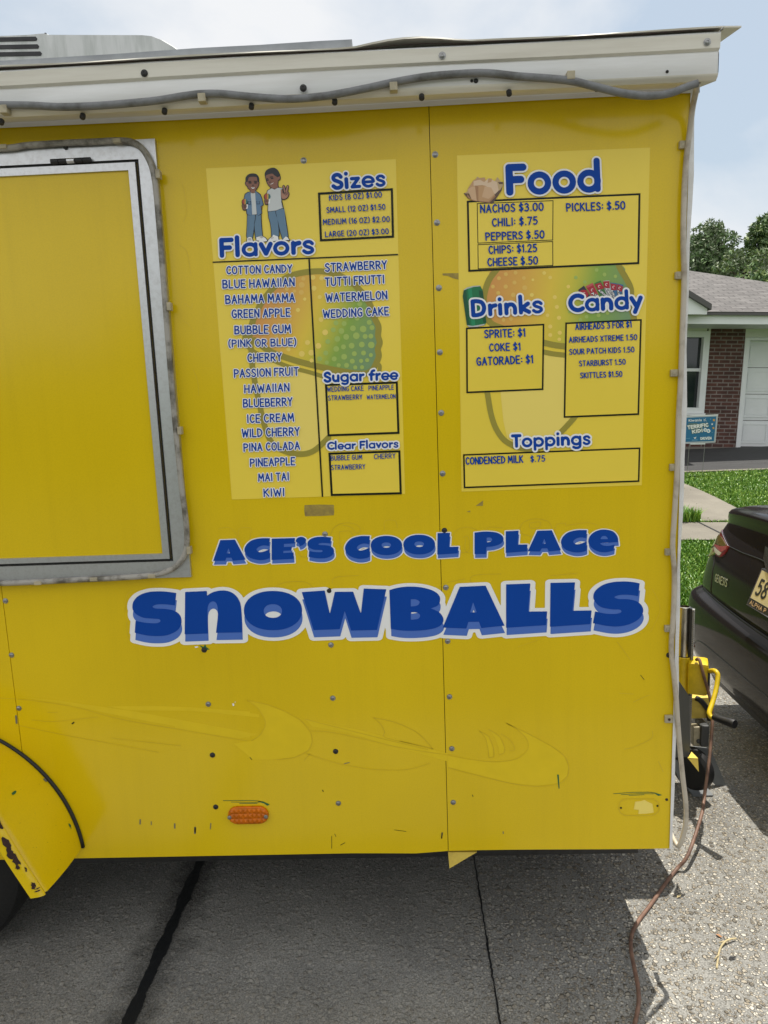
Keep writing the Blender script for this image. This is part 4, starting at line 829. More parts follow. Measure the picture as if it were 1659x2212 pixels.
# ghost letters of a former slogan behind the shop name
t4 = crop(820, 2080, 1.975); t5 = crop(1660, 2080, 1.975)
for c_, ls in ((t4, [[(105,70),(185,58),(240,100),(300,200)], [(270,140),(268,70),(350,60),(365,80),(350,170)], [(430,120),(480,115)], [(990,120),(1020,60),(1090,25),(1180,30),(1230,70),(1200,105),(1160,60),(1090,40)], [(1062,92),(1155,92),(1150,180),(1075,220),(1062,92)], [(1420,80),(1420,10),(1500,5),(1520,60)], [(740,250),(760,290),(830,285)]]),
               (t5, [[(290,160),(330,80),(420,55),(490,80)], [(380,140),(420,130),(425,240),(340,260)], [(400,150),(405,255),(540,240)], [(830,60),(860,15),(950,-10),(1050,10),(1080,60),(1060,110)], [(905,25),(990,15),(975,60),(910,60),(905,25)], [(830,60),(850,110),(930,130)], [(1105,60),(1130,30),(1190,25),(1200,40),(1360,20),(1440,40)], [(1105,60),(1110,110)], [(1620,60),(1600,110)], [(560,70),(600,55),(690,60)]])):
    strokes2d(m, f, 0, [[tuple(q) for q in smooth_path([c_(*u) for u in l], 4)] for l in ls], 1.1)
f8 = crop(480, 2050, .7541)
strokes2d(m, f, 0, [[tuple(q) for q in smooth_path([f8(*u) for u in l], 4)] for l in ([(455,230),(500,210),(560,210),(590,235)], [(15,300),(20,250),(40,235)], [(20,330),(30,385),(90,400),(160,395)], [(640,215),(650,195),(720,190)], [(1605,230),(1630,290),(1600,360)], [(960,235),(975,215),(1040,200)], [(1060,215),(1065,190),(1150,185)], [(1300,190),(1380,183)], [(1500,390),(1540,445)], [(1200,405),(1260,385)])], 1.2)
part(m, 'old_decal_outline', 'yellow_line')
m = MB(); f = WM(.0003)
for c_, ps in ((p7, [[(0,160),(150,172),(300,185),(430,200),(430,216),(300,203),(150,188),(0,178)], [(0,240),(180,265),(345,293),(430,300),(330,325),(200,305),(0,270)], [(665,225),(900,272),(1120,325),(1392,400),(1392,440),(1100,360),(900,298),(700,262)], [(380,133),(470,152),(560,187),(640,232),(690,292),(698,340),(678,384),(610,418),(520,430),(400,432),(300,350),(400,335),(440,305),(462,260),(455,220),(420,165)]]),
               (p8, [[(265,445),(380,468),(520,482),(640,467),(702,420),(712,380),(692,338),(640,293),(720,332),(840,397),(908,451),(930,510),(922,558),(878,597),(760,612),(620,597),(450,556),(265,508)], [(445,312),(490,342),(513,400),(516,448),(494,453),(487,400),(472,345)], [(495,302),(550,342),(576,400),(573,428),(550,438),(545,400),(525,345)]]),
               (p0, [[(100,640),(380,665),(900,740),(1659,880),(1659,915),(1400,880),(900,790),(420,690)], [(700,705),(1000,702),(1280,712),(1659,740),(1659,765),(1300,735),(860,732)]])):
    for q in ps: gz = globals().get('gz', .00022)+.00001; poly2d(m, WM(gz), 0, [c_(*u) for u in q])
part(m, 'old_decal_ghost', 'yellow_ghost')
m = MB(); f = WM(.0005)
B5 = crop(780, 1300, 1.8433); C6 = crop(1700, 550, 1.659); E7 = crop(1700, 1300, 1.659)
poly2d(m, f, 0, [B5(*q) for q in ((808, 1328), (905, 1324), (1024, 1326), (1026, 1378), (1024, 1402), (920, 1408), (812, 1410), (806, 1370))])
part(m, 'tape_residue', 'tape'); m = MB(); poly2d(m, f, 0, [C6(*q) for q in ((116, 902), (224, 900), (224, 944), (190, 935), (150, 918), (118, 915))])
part(m, 'tape_residue', 'tape'); m = MB(); poly2d(m, f, 0, [E7(*q) for q in ((336, 1200), (386, 1164), (384, 1200))]); poly2d(m, f, 0, [E7(*q) for q in ((275, 1240), (300, 1230), (300, 1243))])
part(m, 'tape_residue', 'tape')
m = MB(); f = WM(.0007)
for c_, pts, mi, w_ in ((p7, [(247, 641), (400, 640), (440, 645)], 0, 1.2), (p7, [(287, 648), (430, 650)], 0, 1.0), (p7, [(330, 655), (420, 655)], 0, 1.2), (p8, [(1180, 656), (1290, 648), (1390, 648)], 0, 1.2), (p8, [(1222, 661), (1330, 655), (1400, 657)], 0, 1.1), (p8, [(1265, 666), (1350, 661)], 0, 1.0),
                        (p7, [(103, 780), (103, 800)], 1, 3), (p7, [(183, 757), (181, 785)], 1, 2), (p7, [(1363, 806), (1361, 832)], 1, 2.4), (p8, [(234, 872), (230, 902)], 1, 2.4), (p8, [(570, 866), (571, 876)], 1, 2), (p0, [(931, 1458), (930, 1485)], 1, 3), (p0, [(1004, 1470), (1004, 1490)], 1, 2), (p0, [(1160, 1485), (1160, 1512)], 1, 3), (p0, [(1295, 1510), (1294, 1545)], 1, 4), (p0, [(107, 770), (111, 815)], 1, 4), (p0, [(480, 820), (490, 812)], 2, 3),
                        (p0, [(0, 0), (0, 1)], 1, 1), (p7, [(800, 822), (800, 885)], 2, 1.0), (p7, [(1120, 790), (1180, 798)], 2, 1.0), (p7, [(383, 420), (392, 432)], 2, 1.4), (p7, [(753, 587), (757, 594)], 2, 1.8), (p7, [(865, 452), (890, 446)], 1, 1.6), (p7, [(815, 810), (822, 825)], 2, 1.0), (p7, [(845, 868), (868, 855)], 2, 1.2), (p8, [(400, 662), (404, 672)], 2, 1.4), (p8, [(1330, 0), (1350, 25)], 2, 1.2)):
    strokes2d(m, f, mi, [[c_(*q) for q in pts]], w_)
for c_, pts in ((p7, [(415, 640), (450, 645), (484, 660), (472, 667), (455, 655), (430, 648)]), (p8, [(1360, 644), (1410, 650), (1450, 663), (1428, 668), (1410, 656)]), (p8, [(868, 550), (878, 550), (882, 627), (877, 628)]), (p0, [(1398, 1022), (1412, 1008), (1428, 1022), (1420, 1040)]), (p0, [(1322, 298), (1340, 306), (1350, 312), (1362, 292), (1370, 312), (1392, 328), (1370, 330), (1340, 318)])): poly2d(m, f, 0, [c_(*q) for q in pts])
for c_, pts in ((p7, [(292, 146), (300, 144), (304, 154), (296, 159)]), (p7, [(304, 138), (309, 135), (310, 140)]), (p0, [(1290, 310), (1310, 305), (1318, 312), (1300, 318)])): poly2d(m, f, 3, [c_(*q) for q in pts])
part(m, 'paint_chip', ['green_paint', 'grey_chip', 'p_line', 'p_white'])
# hand smudges and drip marks on the paint beside the hatch
m = MB(); f = WM(.00045); c3 = crop(0, 500, 1.16375)
strokes2d(m, f, 0, [[tuple(q) for q in smooth_path([c3(*u) for u in l], 4)] for l in ([(848,270),(862,330),(870,400),(855,450)], [(835,560),(870,590),(890,700)], [(850,910),(880,930),(900,960)], [(860,830),(890,850),(895,830)], [(900,1140),(920,1190),(925,1260)], [(300,1670),(305,1780)], [(310,1690),(320,1860),(322,1940)], [(285,648),(287,664)])], .9)
part(m, 'paint_scuff', 'yellow_line')

# ------------------------------------------------ menu posters
A4 = crop(780, 600, 1.8433); B5 = crop(780, 1300, 1.8433)
def bez(c_, pts): return [c_(*p) for p in pts]
def poster(corners):
    m = MB(); q = [W(*c) for c in corners]; m.prism([(p[0], -.0002, p[2]) for p in q], (0, -.0006, 0)); return part(m, 'menu_poster', 'poster', fix=True)
def snowfill(parent, poly, ol, cupfill, dots, dirp, dirlen, name):
    """cone print: outline strokes, gradient snow, pale dots"""
    m = MB(); poly2d(m, WM(.0012), 0, cupfill); o = part(m, 'cup_print', 'p_cup', parent)
    m = MB(); pp = closed_poly([tuple(p) for p in poly], 5)
    xs = pp[:, 0]; ys = pp[:, 1]; g = sdf_grid(xs.min()-3, ys.min()-3, xs.max()+3, ys.max()+3, 3.0); sdf_poly(g, [pp])
    uv = []; base = WM(.0014)
    def fm(x, y): uv.append(((x-dirp[0])*dirlen[0]+(y-dirp[1])*dirlen[1])); return base(x, y)
    # sdf_mesh makes long runs; cut them so the colour ramp has points to follow
    x0, y0, st, Fg = g; ins_ = Fg < 0; ny, nx = Fg.shape; V = []; Fc = []
    for j in range(ny-1):
        for i in range(nx-1):
            c = [(i, j), (i, j+1), (i+1, j+1), (i+1, j)]; poly_ = []
            for k in range(4):
                p, q = c[k], c[(k+1) % 4]; fp, fq = Fg[p[1], p[0]], Fg[q[1], q[0]]
                if fp < 0: poly_.append((x0+p[0]*st, y0+p[1]*st))
                if (fp < 0) != (fq < 0): t = fp/(fp-fq); poly_.append((x0+(p[0]+t*(q[0]-p[0]))*st, y0+(p[1]+t*(q[1]-p[1]))*st))
            if len(poly_) > 2: b0 = len(V); V += [fm(*p) for p in poly_]; Fc.append(tuple(range(b0, b0+len(poly_))))
    m.add(V, Fc); o = part(m, 'snow_print', MAT['snow'], parent)
    at = o.data.attributes.new('snowpos', 'FLOAT', 'POINT'); at.data.foreach_set('value', uv)
    m = MB(); 
    for k_, (l, w_) in enumerate(ol): strokes2d(m, WM(.0016+.00004*k_), 0, [[tuple(q) for q in smooth_path(l, 5)]], w_, 1.2)
    part(m, 'cone_outline', 'p_olive', parent)
    m = MB()
    for x, y, r_ in dots:
        u = (x-dirp[0])*dirlen[0]+(y-dirp[1])*dirlen[1]
        poly2d(m, WM(.0018), 0 if u < .3 else (2 if u < .6 else 1), [tuple(q) for q in ellipse(x, y, r_, r_, 14)])
    part(m, 'print_dots', ['p_dot', 'p_dotg', 'p_doty'], parent)
def lines(parent, name, mats, items, z0=.0034, halo=0.0, font='item', stroke=None):
    m = MB()
    for it in items:
        c_, text, xa, xb, ya, yb, H = it[:7]; s = it[7] if len(it) > 7 else stroke
        p0_, p1_ = c_(xa, ya), c_(xb, yb); k = (c_(0, 1)[1]-c_(0, 0)[1])
        write(m, (WM(z0), WM(z0+.0004)), (0, 1), text, p0_, p1_, H*k, font, s, halo, .7 if font == 'item' else 1.0, jit=.012 if font == 'item' else .0)
    return part(m, name, mats, parent)

# poster one: flavours
P1 = poster([(445, 364), (855, 344), (875, 1067), (501, 1079)])
sn = bez(A4, [(395, 1385), (425, 1270), (500, 1130), (600, 1000), (710, 935), (860, 905), (1000, 912), (1120, 965), (1220, 1050), (1280, 1140), (1320, 1250), (1345, 1320), (1352, 1420), (1345, 1500), (1325, 1570), (1300, 1622), (1230, 1645), (1100, 1630), (900, 1590), (700, 1535), (550, 1475), (450, 1410)])
ol1 = [(bez(A4, [(400, 1392), (425, 1270), (490, 1130), (590, 1005), (700, 930), (860, 897), (1000, 905), (1130, 960), (1230, 1050), (1290, 1140), (1322, 1235), (1352, 1300), (1350, 1370), (1362, 1420), (1348, 1470), (1355, 1520), (1330, 1585), (1300, 1630), (1235, 1650), (1100, 1634), (900, 1594), (700, 1540), (550, 1482), (440, 1402)]), 13.0),
       (bez(B5, [(370, 60), (365, 120), (385, 155), (450, 205), (560, 255), (700, 310), (850, 350), (960, 385)]), 9.0), (bez(B5, [(1340, 285), (1362, 300), (1360, 345)]), 8.0),
       (bez(B5, [(412, 140), (430, 350), (480, 600), (520, 760), (570, 870), (660, 930), (780, 952), (880, 925), (985, 830)]), 12.0)]
cup1 = bez(B5, [(420, 180), (560, 262), (700, 318), (900, 370), (1060, 400), (1060, 700), (985, 830), (880, 925), (780, 952), (660, 930), (570, 870), (520, 760), (480, 600), (430, 350)])
dots1 = [(*A4(x, y), r_*.9) for x, y, r_ in ((800, 950, 5), (870, 940, 6), (935, 945, 6), (788, 995, 7), (725, 985, 4), (678, 1025, 5), (640, 1060, 4), (735, 1042, 4), (785, 1050, 6), (878, 1020, 6), (920, 1085, 5), (810, 1100, 4), (690, 1120, 5), (650, 1170, 5), (700, 1245, 5), (760, 1180, 5), (930, 1250, 6), (1215, 1135, 6), (1258, 1190, 6), (1195, 1240, 6), (1285, 1272, 6), (1100, 1280, 6), (1040, 1275, 6), (1165, 1315, 7), (1080, 1335, 7), (1020, 1327, 6), (1240, 1320, 8), (1305, 1310, 6), (960, 1345, 7), (1190, 1370, 8), (1115, 1378, 7), (1255, 1375, 6), (1297, 1373, 6), (1050, 1393, 7), (980, 1413, 6), (910, 1445, 7), (830, 1420, 6), (1230, 1435, 7), (1300, 1438, 8), (1155, 1443, 7), (1095, 1452, 6), (1042, 1467, 7), (965, 1497, 6), (858, 1495, 7), (788, 1503, 7), (1175, 1502, 6), (1243, 1497, 6), (1297, 1512, 5), (1100, 1525, 7), (1027, 1540, 6), (920, 1540, 6), (860, 1552, 5), (972, 1567, 5), (1060, 1587, 5), (1160, 1557, 6), (1225, 1555, 5), (1270, 1550, 5), (1118, 1588, 6), (1182, 1603, 5), (1232, 1602, 5), (560, 1200, 5), (520, 1330, 6), (600, 1370, 5), (625, 1290, 5), (690, 1470, 5), (640, 1420, 4))]
d0 = np.array(A4(430, 1250)); d1 = np.array(A4(1230, 1600)); dv = (d1-d0); dl = dv/(dv@dv)
snowfill(P1, sn, ol1, cup1, dots1, d0, dl, 'one')
m = MB()
for q in ([(958, 435), (1493, 418), (1506, 802), (980, 820)], [(985, 941), (1514, 924), (1524, 1247), (1003, 1259)]): poly2d(m, WM(.0020), 0, bez(B5, q))
f = WM(.0022)
frame2d(m, f, 1, bez(A4, [(907, 316), (1459, 283), (1468, 647), (922, 675)]), 4.6)
frame2d(m, f, 1, bez(B5, [(958, 435), (1495, 417), (1508, 802), (978, 821)]), 4.6); frame2d(m, f, 1, bez(B5, [(984, 941), (1514, 923), (1525, 1247), (1002, 1260)]), 4.6)
poly2d(m, f, 1, bez(A4, [(131, 824), (1497, 767), (1498, 777), (132, 833)])); 
poly2d(m, WM(.0024), 1, [A4(836, 806), A4(848, 806), B5(946, 1266), B5(935, 1267)])
part(m, 'ruled_boxes', ['poster', 'p_line'], P1)
lines(P1, 'heading_lettering', ['p_white', 'p_blue'], [(A4, 'Sizes', 1005, 1412, 302, 274, 128), (A4, 'Flavors', 180, 888, 800, 772, 150), (B5, 'Sugar free', 948, 1500, 428, 406, 84), (B5, 'Clear Flavors', 975, 1503, 922, 905, 62)], .0040, 3.2, 'head')
lines(P1, 'price_lettering', ['p_halo', 'p_blue'], [(A4, 'KIDS (8 OZ) $1.00', 990, 1380, 378, 352, 44), (A4, 'SMALL (12 OZ) $1.50', 970, 1406, 468, 442, 44), (A4, 'MEDIUM (16 OZ) $2.00', 944, 1438, 556, 532, 44), (A4, 'LARGE (20 OZ) $3.00', 960, 1430, 646, 622, 44)], .0034, 0, 'item', .155)
FL = [(A4, 'COTTON CANDY', 233, 720, 920, 906, 62), (A4, 'BLUE HAWAIIAN', 205, 738, 1025, 1008, 66), (A4, 'BAHAMA MAMA', 226, 740, 1138, 1123, 67), (A4, 'GREEN APPLE', 272, 706, 1243, 1231, 66), (A4, 'BUBBLE GUM', 293, 710, 1362, 1352, 66),
      (A4, 'STRAWBERRY', 960, 1418, 902, 880, 66), (A4, 'TUTTI FRUTTI', 960, 1398, 1008, 986, 66), (A4, 'WATERMELON', 965, 1420, 1124, 1103, 66), (A4, 'WEDDING CAKE', 945, 1432, 1243, 1221, 65),
      (B5, '(PINK OR BLUE)', 248, 750, 168, 156, 60), (B5, 'CHERRY', 388, 643, 277, 268, 66), (B5, 'PASSION FRUIT', 290, 768, 390, 373, 64), (B5, 'HAWAIIAN', 366, 700, 504, 491, 64), (B5, 'BLUEBERRY', 357, 722, 610, 597, 65), (B5, 'ICE CREAM', 386, 733, 724, 713, 65), (B5, 'WILD CHERRY', 347, 775, 831, 816, 66), (B5, 'PINA COLADA', 360, 776, 934, 919, 63), (B5, 'PINEAPPLE', 408, 742, 1046, 1034, 63), (B5, 'MAI TAI', 468, 696, 1155, 1146, 62), (B5, 'KIWI', 508, 663, 1268, 1262, 63)]
lines(P1, 'flavour_lettering', ['p_white', 'p_blue'], FL, .0034, 1.7, 'item', .155)
lines(P1, 'small_lettering', ['p_halo', 'p_blue'], [(B5, 'WEDDING CAKE', 975, 1245, 494, 485, 40), (B5, 'PINEAPPLE', 1280, 1468, 484, 477, 38), (B5, 'STRAWBERRY', 982, 1236, 558, 549, 39), (B5, 'WATERMELON', 1267, 1480, 550, 542, 35), (B5, 'BUBBLE GUM', 1003, 1234, 1000, 992, 39), (B5, 'CHERRY', 1320, 1480, 990, 982, 40), (B5, 'STRAWBERRY', 1005, 1257, 1070, 1062, 39)], .0034, 0.0, 'item', .135)
# printed cartoon of two boys holding snow cones
K = crop(940, 660, 6.9125); m = MB(); kmats = ['c_ink', 'c_skin', 'c_skin2', 'c_hair', 'c_denim', 'c_jeans', 'c_shirt', 'c_red', 'c_gold', 'c_teal', 'p_white', 'c_denim2']
KP = [  # (material, points, smooth)
 (1, [(330,470),(305,480),(300,520),(330,580),(352,590),(370,640),(430,700),(430,770),(500,782),(572,765),(572,700),(630,620),(650,560),(668,500),(655,470),(640,400),(600,340),(500,330),(400,342),(350,400)], 1),
 (4, [(370,765),(290,820),(262,960),(330,990),(365,1050),(362,1110),(330,1240),(338,1350),(380,1390),(470,1412),(478,1200),(455,900),(440,780)], 0),
 (4, [(575,745),(640,780),(700,830),(745,950),(782,1105),(715,1150),(740,1340),(630,1422),(610,1300),(585,1100),(568,900)], 0),
 (1, [(725,1150),(745,1140),(735,1240),(722,1200)], 0),
 (6, [(440,775),(500,795),(566,775),(572,920),(608,1372),(480,1380),(470,1100),(448,880)], 0),
 (5, [(355,1395),(470,1415),(480,1385),(560,1385),(572,1480),(535,1700),(515,1850),(490,2005),(342,2015),(332,1950),(350,1650)], 0),
 (5, [(585,1385),(615,1380),(630,1425),(722,1385),(728,1600),(745,1800),(762,1965),(650,1975),(580,2020),(555,1820),(545,1650),(575,1500)], 0),
 (10, [(345,2025),(410,1995),(470,2010),(505,2122),(342,2122)], 0), (10, [(592,2010),(690,1975),(740,1965),(850,2030),(892,2085),(885,2115),(800,2122),(600,2092)], 0),
 (3, [(315,440),(318,370),(350,315),(420,270),(510,260),(590,278),(640,340),(657,420),(650,490),(632,470),(615,385),(600,345),(500,335),(402,346),(372,400),(352,480),(325,470)], 1),
 (1, [(215,1110),(330,1105),(325,1150),(320,1230),(245,1245),(222,1190)], 1), (10, [(325,1095),(365,1092),(358,1215),(312,1225),(335,1160)], 0),
 (1, [(865,300),(1040,245),(1120,290),(1190,345),(1230,315),(1252,350),(1240,410),(1195,440),(1185,560),(1195,630),(1100,665),(1015,640),(925,545),(885,450)], 1),
 (3, [(848,300),(850,230),(890,165),(990,112),(1090,106),(1170,160),(1225,255),(1232,310),(1190,325),(1180,350),(1090,290),(1040,250),(940,265),(862,300)], 1),
 (6, [(1020,655),(1100,690),(1190,640),(1250,645),(1330,660),(1270,710),(1275,900),(1300,1050),(1335,1190),(1150,1265),(920,1292),(930,1100),(915,900),(885,830),(910,720)], 0),
 (5, [(928,1305),(1130,1280),(1180,1480),(1210,1750),(1220,1960),(1170,1990),(1090,1940),(1020,1985),(1015,1800),(985,1600),(940,1450)], 0),
 (5, [(1135,1280),(1340,1205),(1390,1450),(1430,1700),(1470,1985),(1400,2000),(1325,2060),(1260,1850),(1215,1650),(1170,1450)], 0),
 (10, [(915,2095),(1000,2020),(1075,1935),(1120,1960),(1195,1985),(1212,2080),(1100,2112),(960,2112)], 0), (10, [(1325,2085),(1340,2055),(1410,1985),(1460,2010),(1510,2085)], 0),
 (2, [(1272,690),(1300,690),(1330,760),(1380,800),(1440,750),(1490,790),(1475,870),(1430,925),(1350,955),(1295,920),(1280,800)], 1),
 (2, [(1330,600),(1350,575),(1372,600),(1400,770),(1372,780)], 0), (2, [(1440,600),(1465,578),(1482,610),(1450,760),(1400,745)], 0),
 (1, [(835,965),(880,945),(945,960),(935,1010),(920,1080),(860,1092),(838,1040)], 1), (10, [(940,945),(988,940),(972,1075),(925,1078),(945,1010)], 0)]
SB = [(285, 1032, 78), (905, 888, 88)]
xs_ = []; g = sdf_grid(*K(150, 60), *K(1600, 2150), .45)
loops_k = [closed_poly([K(*p) for p in pts], 4) if sm else np.array([K(*p) for p in pts]) for _, pts, sm in KP]+[np.array([K(*p) for p in ellipse(x, y, r_, r_, 20)]) for x, y, r_ in SB]
for lp_ in loops_k: sdf_poly(g, [lp_])
sdf_mesh(g, 1.5, m, WM(.0026), 0)
for i, (mi, pts, sm) in enumerate(KP): poly2d(m, WM(.0029+.00004*i), mi, [tuple(p) for p in loops_k[i]])
f = WM(.0042)
for x, y, r_ in SB:
    for k, (a0, a1, mi) in enumerate(((-1, -.15, 7), (-.15, .3, 8), (.3, 1, 9))):
        xs_ = np.linspace(a0, a1, 7); poly2d(m, f, mi, [K(x+r_*a, y-r_*math.sqrt(max(0, 1-a*a))) for a in xs_]+[K(x+r_*a, y+r_*.85*math.sqrt(max(0, 1-a*a))) for a in xs_[::-1]])
for pts, mi in (([(455, 628), (500, 640), (556, 630), (540, 660), (500, 668), (468, 655)], 10), ([(978, 548), (1030, 520), (1078, 495), (1058, 525), (1010, 548)], 10)): poly2d(m, f, mi, [K(*p) for p in pts])
strokes2d(m, f, 0, [[K(*p) for p in l] for l in ([(385, 465), (445, 462)], [(540, 462), (610, 465)], [(490, 570), (520, 572)], [(885, 395), (915, 388)], [(975, 350), (1050, 340)], [(960, 490), (990, 485)])], 1.6, .35)
strokes2d(m, f, 3, [[K(*p) for p in l] for l in ([(395, 505), (450, 507)], [(550, 507), (600, 505)], [(890, 432), (930, 428)], [(1010, 388), (1055, 380)])], 2.4, .35)
strokes2d(m, f, 11, [[K(*p) for p in l] for l in ([(370, 820), (435, 765)], [(570, 745), (630, 800)], [(370, 997), (440, 997)], [(600, 992), (690, 990)], [(365, 1420), (360, 1900)], [(1360, 1240), (1400, 1650)])], 1.7, .35)
strokes2d(m, WM(.0044), 0, [[K(*p) for p in l] for l in ([(370, 1010), (370, 1095), (435, 1100), (440, 1010)], [(605, 1005), (615, 1090), (690, 1090), (690, 1005)], [(575, 1400), (572, 1480), (540, 1650)], [(1125, 1280), (1135, 1350), (1165, 1440)], [(1300, 750), (1370, 820)], [(1375, 825), (1470, 770)], [(1400, 850), (1470, 800)], [(240, 1130), (310, 1125)], [(240, 1160), (310, 1155)], [(250, 1195), (312, 1188)], [(850, 985), (920, 980)], [(850, 1020), (915, 1015)], [(375, 2050), (460, 2048)], [(375, 2080), (462, 2080)], [(690, 1985), (750, 2030)], [(720, 1970), (780, 2015)], [(1000, 2010), (1040, 2050)], [(1030, 1985), (1070, 2020)], [(1290, 1000), (1320, 1180)], [(265, 2120), (340, 2120)], [(1500, 2090), (1620, 2088)])], .7, .35)
part(m, 'cartoon_print', kmats, P1)

# poster two: food
P2 = poster([(987, 336), (1404, 319), (1386, 1048), (997, 1062)])
sn2 = bez(C6, [(470, 870), (880, 850), (1285, 845), (1325, 935), (1358, 1000), (1352, 1100), (1370, 1180), (1380, 1240), (1300, 1330), (1130, 1392), (920, 1372), (700, 1330), (500, 1262), (415, 1205), (395, 1120), (400, 1040), (425, 960)])
Y76 = lambda y: y+1244
ol2 = [(bez(C6, [(480, 872), (425, 945), (392, 1050), (395, 1150), (430, 1225), (500, 1262), (650, 1312), (790, 1362), (925, 1386), (1100, 1390), (1250, 1370), (1380, 1300), (1385, 1200), (1360, 1110), (1366, 1010), (1330, 930), (1305, 890), (1285, 850)]), 13.0),
       (bez(E7, [(600, 120), (790, 180), (925, 200), (1050, 205)]), 11.0), (bez(E7, [(400, 380), (415, 460), (440, 600), (478, 700), (540, 775), (640, 818), (760, 815), (870, 740), (985, 620), (1040, 540)]), 12.0)]
cup2 = bez(E7, [(495, 200), (790, 195), (1050, 215), (1040, 540), (985, 620), (870, 740), (760, 805), (640, 805), (548, 760), (520, 640), (500, 440)])
dots2 = [(*C6(x, y), r_) for x, y, r_ in ((536, 908, 4.4), (600, 898, 4.2), (490, 935, 4.2), (655, 933, 4.2), (593, 963, 4.4), (661, 998, 5.4), (535, 990, 4.6), (450, 990, 4.2), (485, 1032, 4.4), (585, 1045, 5), (708, 1045, 4.4), (790, 900, 4), (715, 945, 3), (830, 930, 4), (860, 1060, 4.4), (830, 1255, 4.6), (888, 1197, 4.6), (874, 1125, 4.4), (812, 1180, 4), (1190, 910, 4.2), (1262, 922, 3.8), (1138, 880, 4), (1150, 1180, 4.4), (1070, 1190, 4), (1030, 1210, 4), (830, 1311, 4.4), (893, 1296, 4.6), (520, 1212, 4), (570, 1205, 4), (890, 1340, 4), (960, 1155, 4), (1285, 1100, 4), (1210, 1165, 4), (1000, 930, 4), (950, 990, 4), (1060, 960, 4))]
d0 = np.array(C6(380, 1060)); d1 = np.array(C6(1330, 1240)); dv = (d1-d0); dl = dv/(dv@dv)
snowfill(P2, sn2, ol2, cup2, dots2, d0, dl, 'two')
m = MB()
fb = [bez(C6, [(277, 421), (1428, 371), (1420, 840), (287, 892)]), bez(E7, [(271, 18), (791, -8), (785, 431), (274, 453)]), bez(E7, [(930, -16), (1437, -39), (1419, 596), (919, 616)]), bez(E7, [(252, 857), (1427, 812), (1421, 1040), (257, 1083)])]
for q in fb: poly2d(m, WM(.0020), 0, q)
f = WM(.0022)
for q, w_ in zip(fb, (4.2, 3.6, 3.6, 3.4)): frame2d(m, f, 1, q, w_)
frame2d(m, f, 1, bez(C6, [(343, 438), (851, 418), (849, 684), (348, 705)]), 1.7); frame2d(m, f, 1, bez(C6, [(348, 710), (849, 689), (850, 852), (350, 875)]), 1.7)
part(m, 'ruled_boxes', ['poster', 'p_line'], P2)
lines(P2, 'heading_lettering', ['p_white', 'p_blue'], [(C6, 'Food', 534, 1172, 393, 368, 215), (C6, 'Drinks', 302, 788, 1197, 1168, 122), (C6, 'Candy', 950, 1442, 1166, 1140, 128), (E7, 'Toppings', 572, 1100, 816, 796, 92)], .0040, 3.8, 'head')
lines(P2, 'price_lettering', ['p_halo', 'p_blue'], [(C6, 'NACHOS $3.00', 365, 787, 505, 489, 58), (C6, 'CHILI: $.75', 443, 748, 595, 581, 57), (C6, 'PEPPERS $.50', 400, 793, 688, 672, 57), (C6, 'CHIPS: $1.25', 420, 744, 776, 762, 57), (C6, 'CHEESE $.50', 413, 750, 858, 844, 57), (C6, 'PICKLES: $.50', 935, 1328, 496, 480, 58),
    (E7, 'SPRITE: $1', 392, 666, 90, 79, 58), (E7, 'COKE $1', 424, 634, 178, 170, 55), (E7, 'GATORADE: $1', 340, 718, 272, 255, 58), (C6, 'AIRHEADS 3 FOR $1', 995, 1370, 1280, 1263, 46), (E7, 'AIRHEADS XTREME 1.50', 953, 1407, 120, 101, 41), (E7, 'SOUR PATCH KIDS 1.50', 955, 1388, 199, 182, 40), (E7, 'STARBURST 1.50', 1020, 1330, 276, 264, 40), (E7, 'SKITTLES $1.50', 1028, 1308, 356, 345, 41), (E7, 'CONDENSED MILK', 268, 652, 928, 914, 52), (E7, '$.75', 698, 797, 911, 906, 44)], .0034, 0.0, 'item', .16)
NN = crop(1830, 640, 2.6758); m = MB(); f = WM(.0026)
poly2d(m, f, 0, bez(NN, [(65, 360), (105, 345), (150, 300), (250, 330), (440, 290), (490, 250), (470, 330), (430, 390), (375, 472), (290, 462), (200, 448), (110, 412)]))
CH = [(1, [(75, 362), (150, 300), (210, 180), (260, 215), (300, 300), (200, 360)]), (1, [(390, 250), (425, 185), (490, 270), (450, 330), (400, 300)]), (0, [(430, 240), (485, 238), (480, 262), (445, 262)]), (2, [(110, 310), (165, 225), (210, 200), (290, 190), (310, 250), (280, 310), (200, 330), (140, 360)]), (4, [(105, 320), (150, 290), (190, 285), (215, 445), (150, 425)]), (3, [(185, 275), (225, 290), (222, 445), (205, 440)]), (2, [(222, 295), (300, 270), (340, 300), (400, 380), (330, 450), (222, 440)]), (5, [(250, 270), (330, 200), (420, 240), (440, 330), (400, 370), (350, 320), (300, 280)]), (2, [(330, 200), (370, 205), (360, 240), (320, 250)]), (4, [(290, 285), (360, 300), (395, 370), (330, 420), (260, 400)]), (5, [(170, 230), (240, 215), (300, 250), (250, 275), (170, 280)]), (3, [(222, 440), (330, 450), (400, 385), (405, 395), (340, 462), (235, 452)]), (3, [(100, 365), (150, 425), (215, 447), (160, 440), (105, 405)])]
for i, (mi, pts) in enumerate(CH): poly2d(m, WM(.0028+.00006*i), {0: 0, 1: 6, 2: 1, 3: 2, 4: 3, 5: 4}[mi], bez(NN, pts))
part(m, 'nacho_print', ['c_boat', 'c_tan', 'c_tan3', 'c_tan2', 'c_cheese', 'c_boat', 'c_paper'], P2)
m = MB(); f = WM(.0026)
poly2d(m, f, 0, bez(NN, [(66, 1392), (100, 1368), (170, 1350), (240, 1346), (268, 1395), (275, 1440), (308, 1740), (290, 1768), (200, 1785), (120, 1788), (98, 1765), (55, 1460)]))
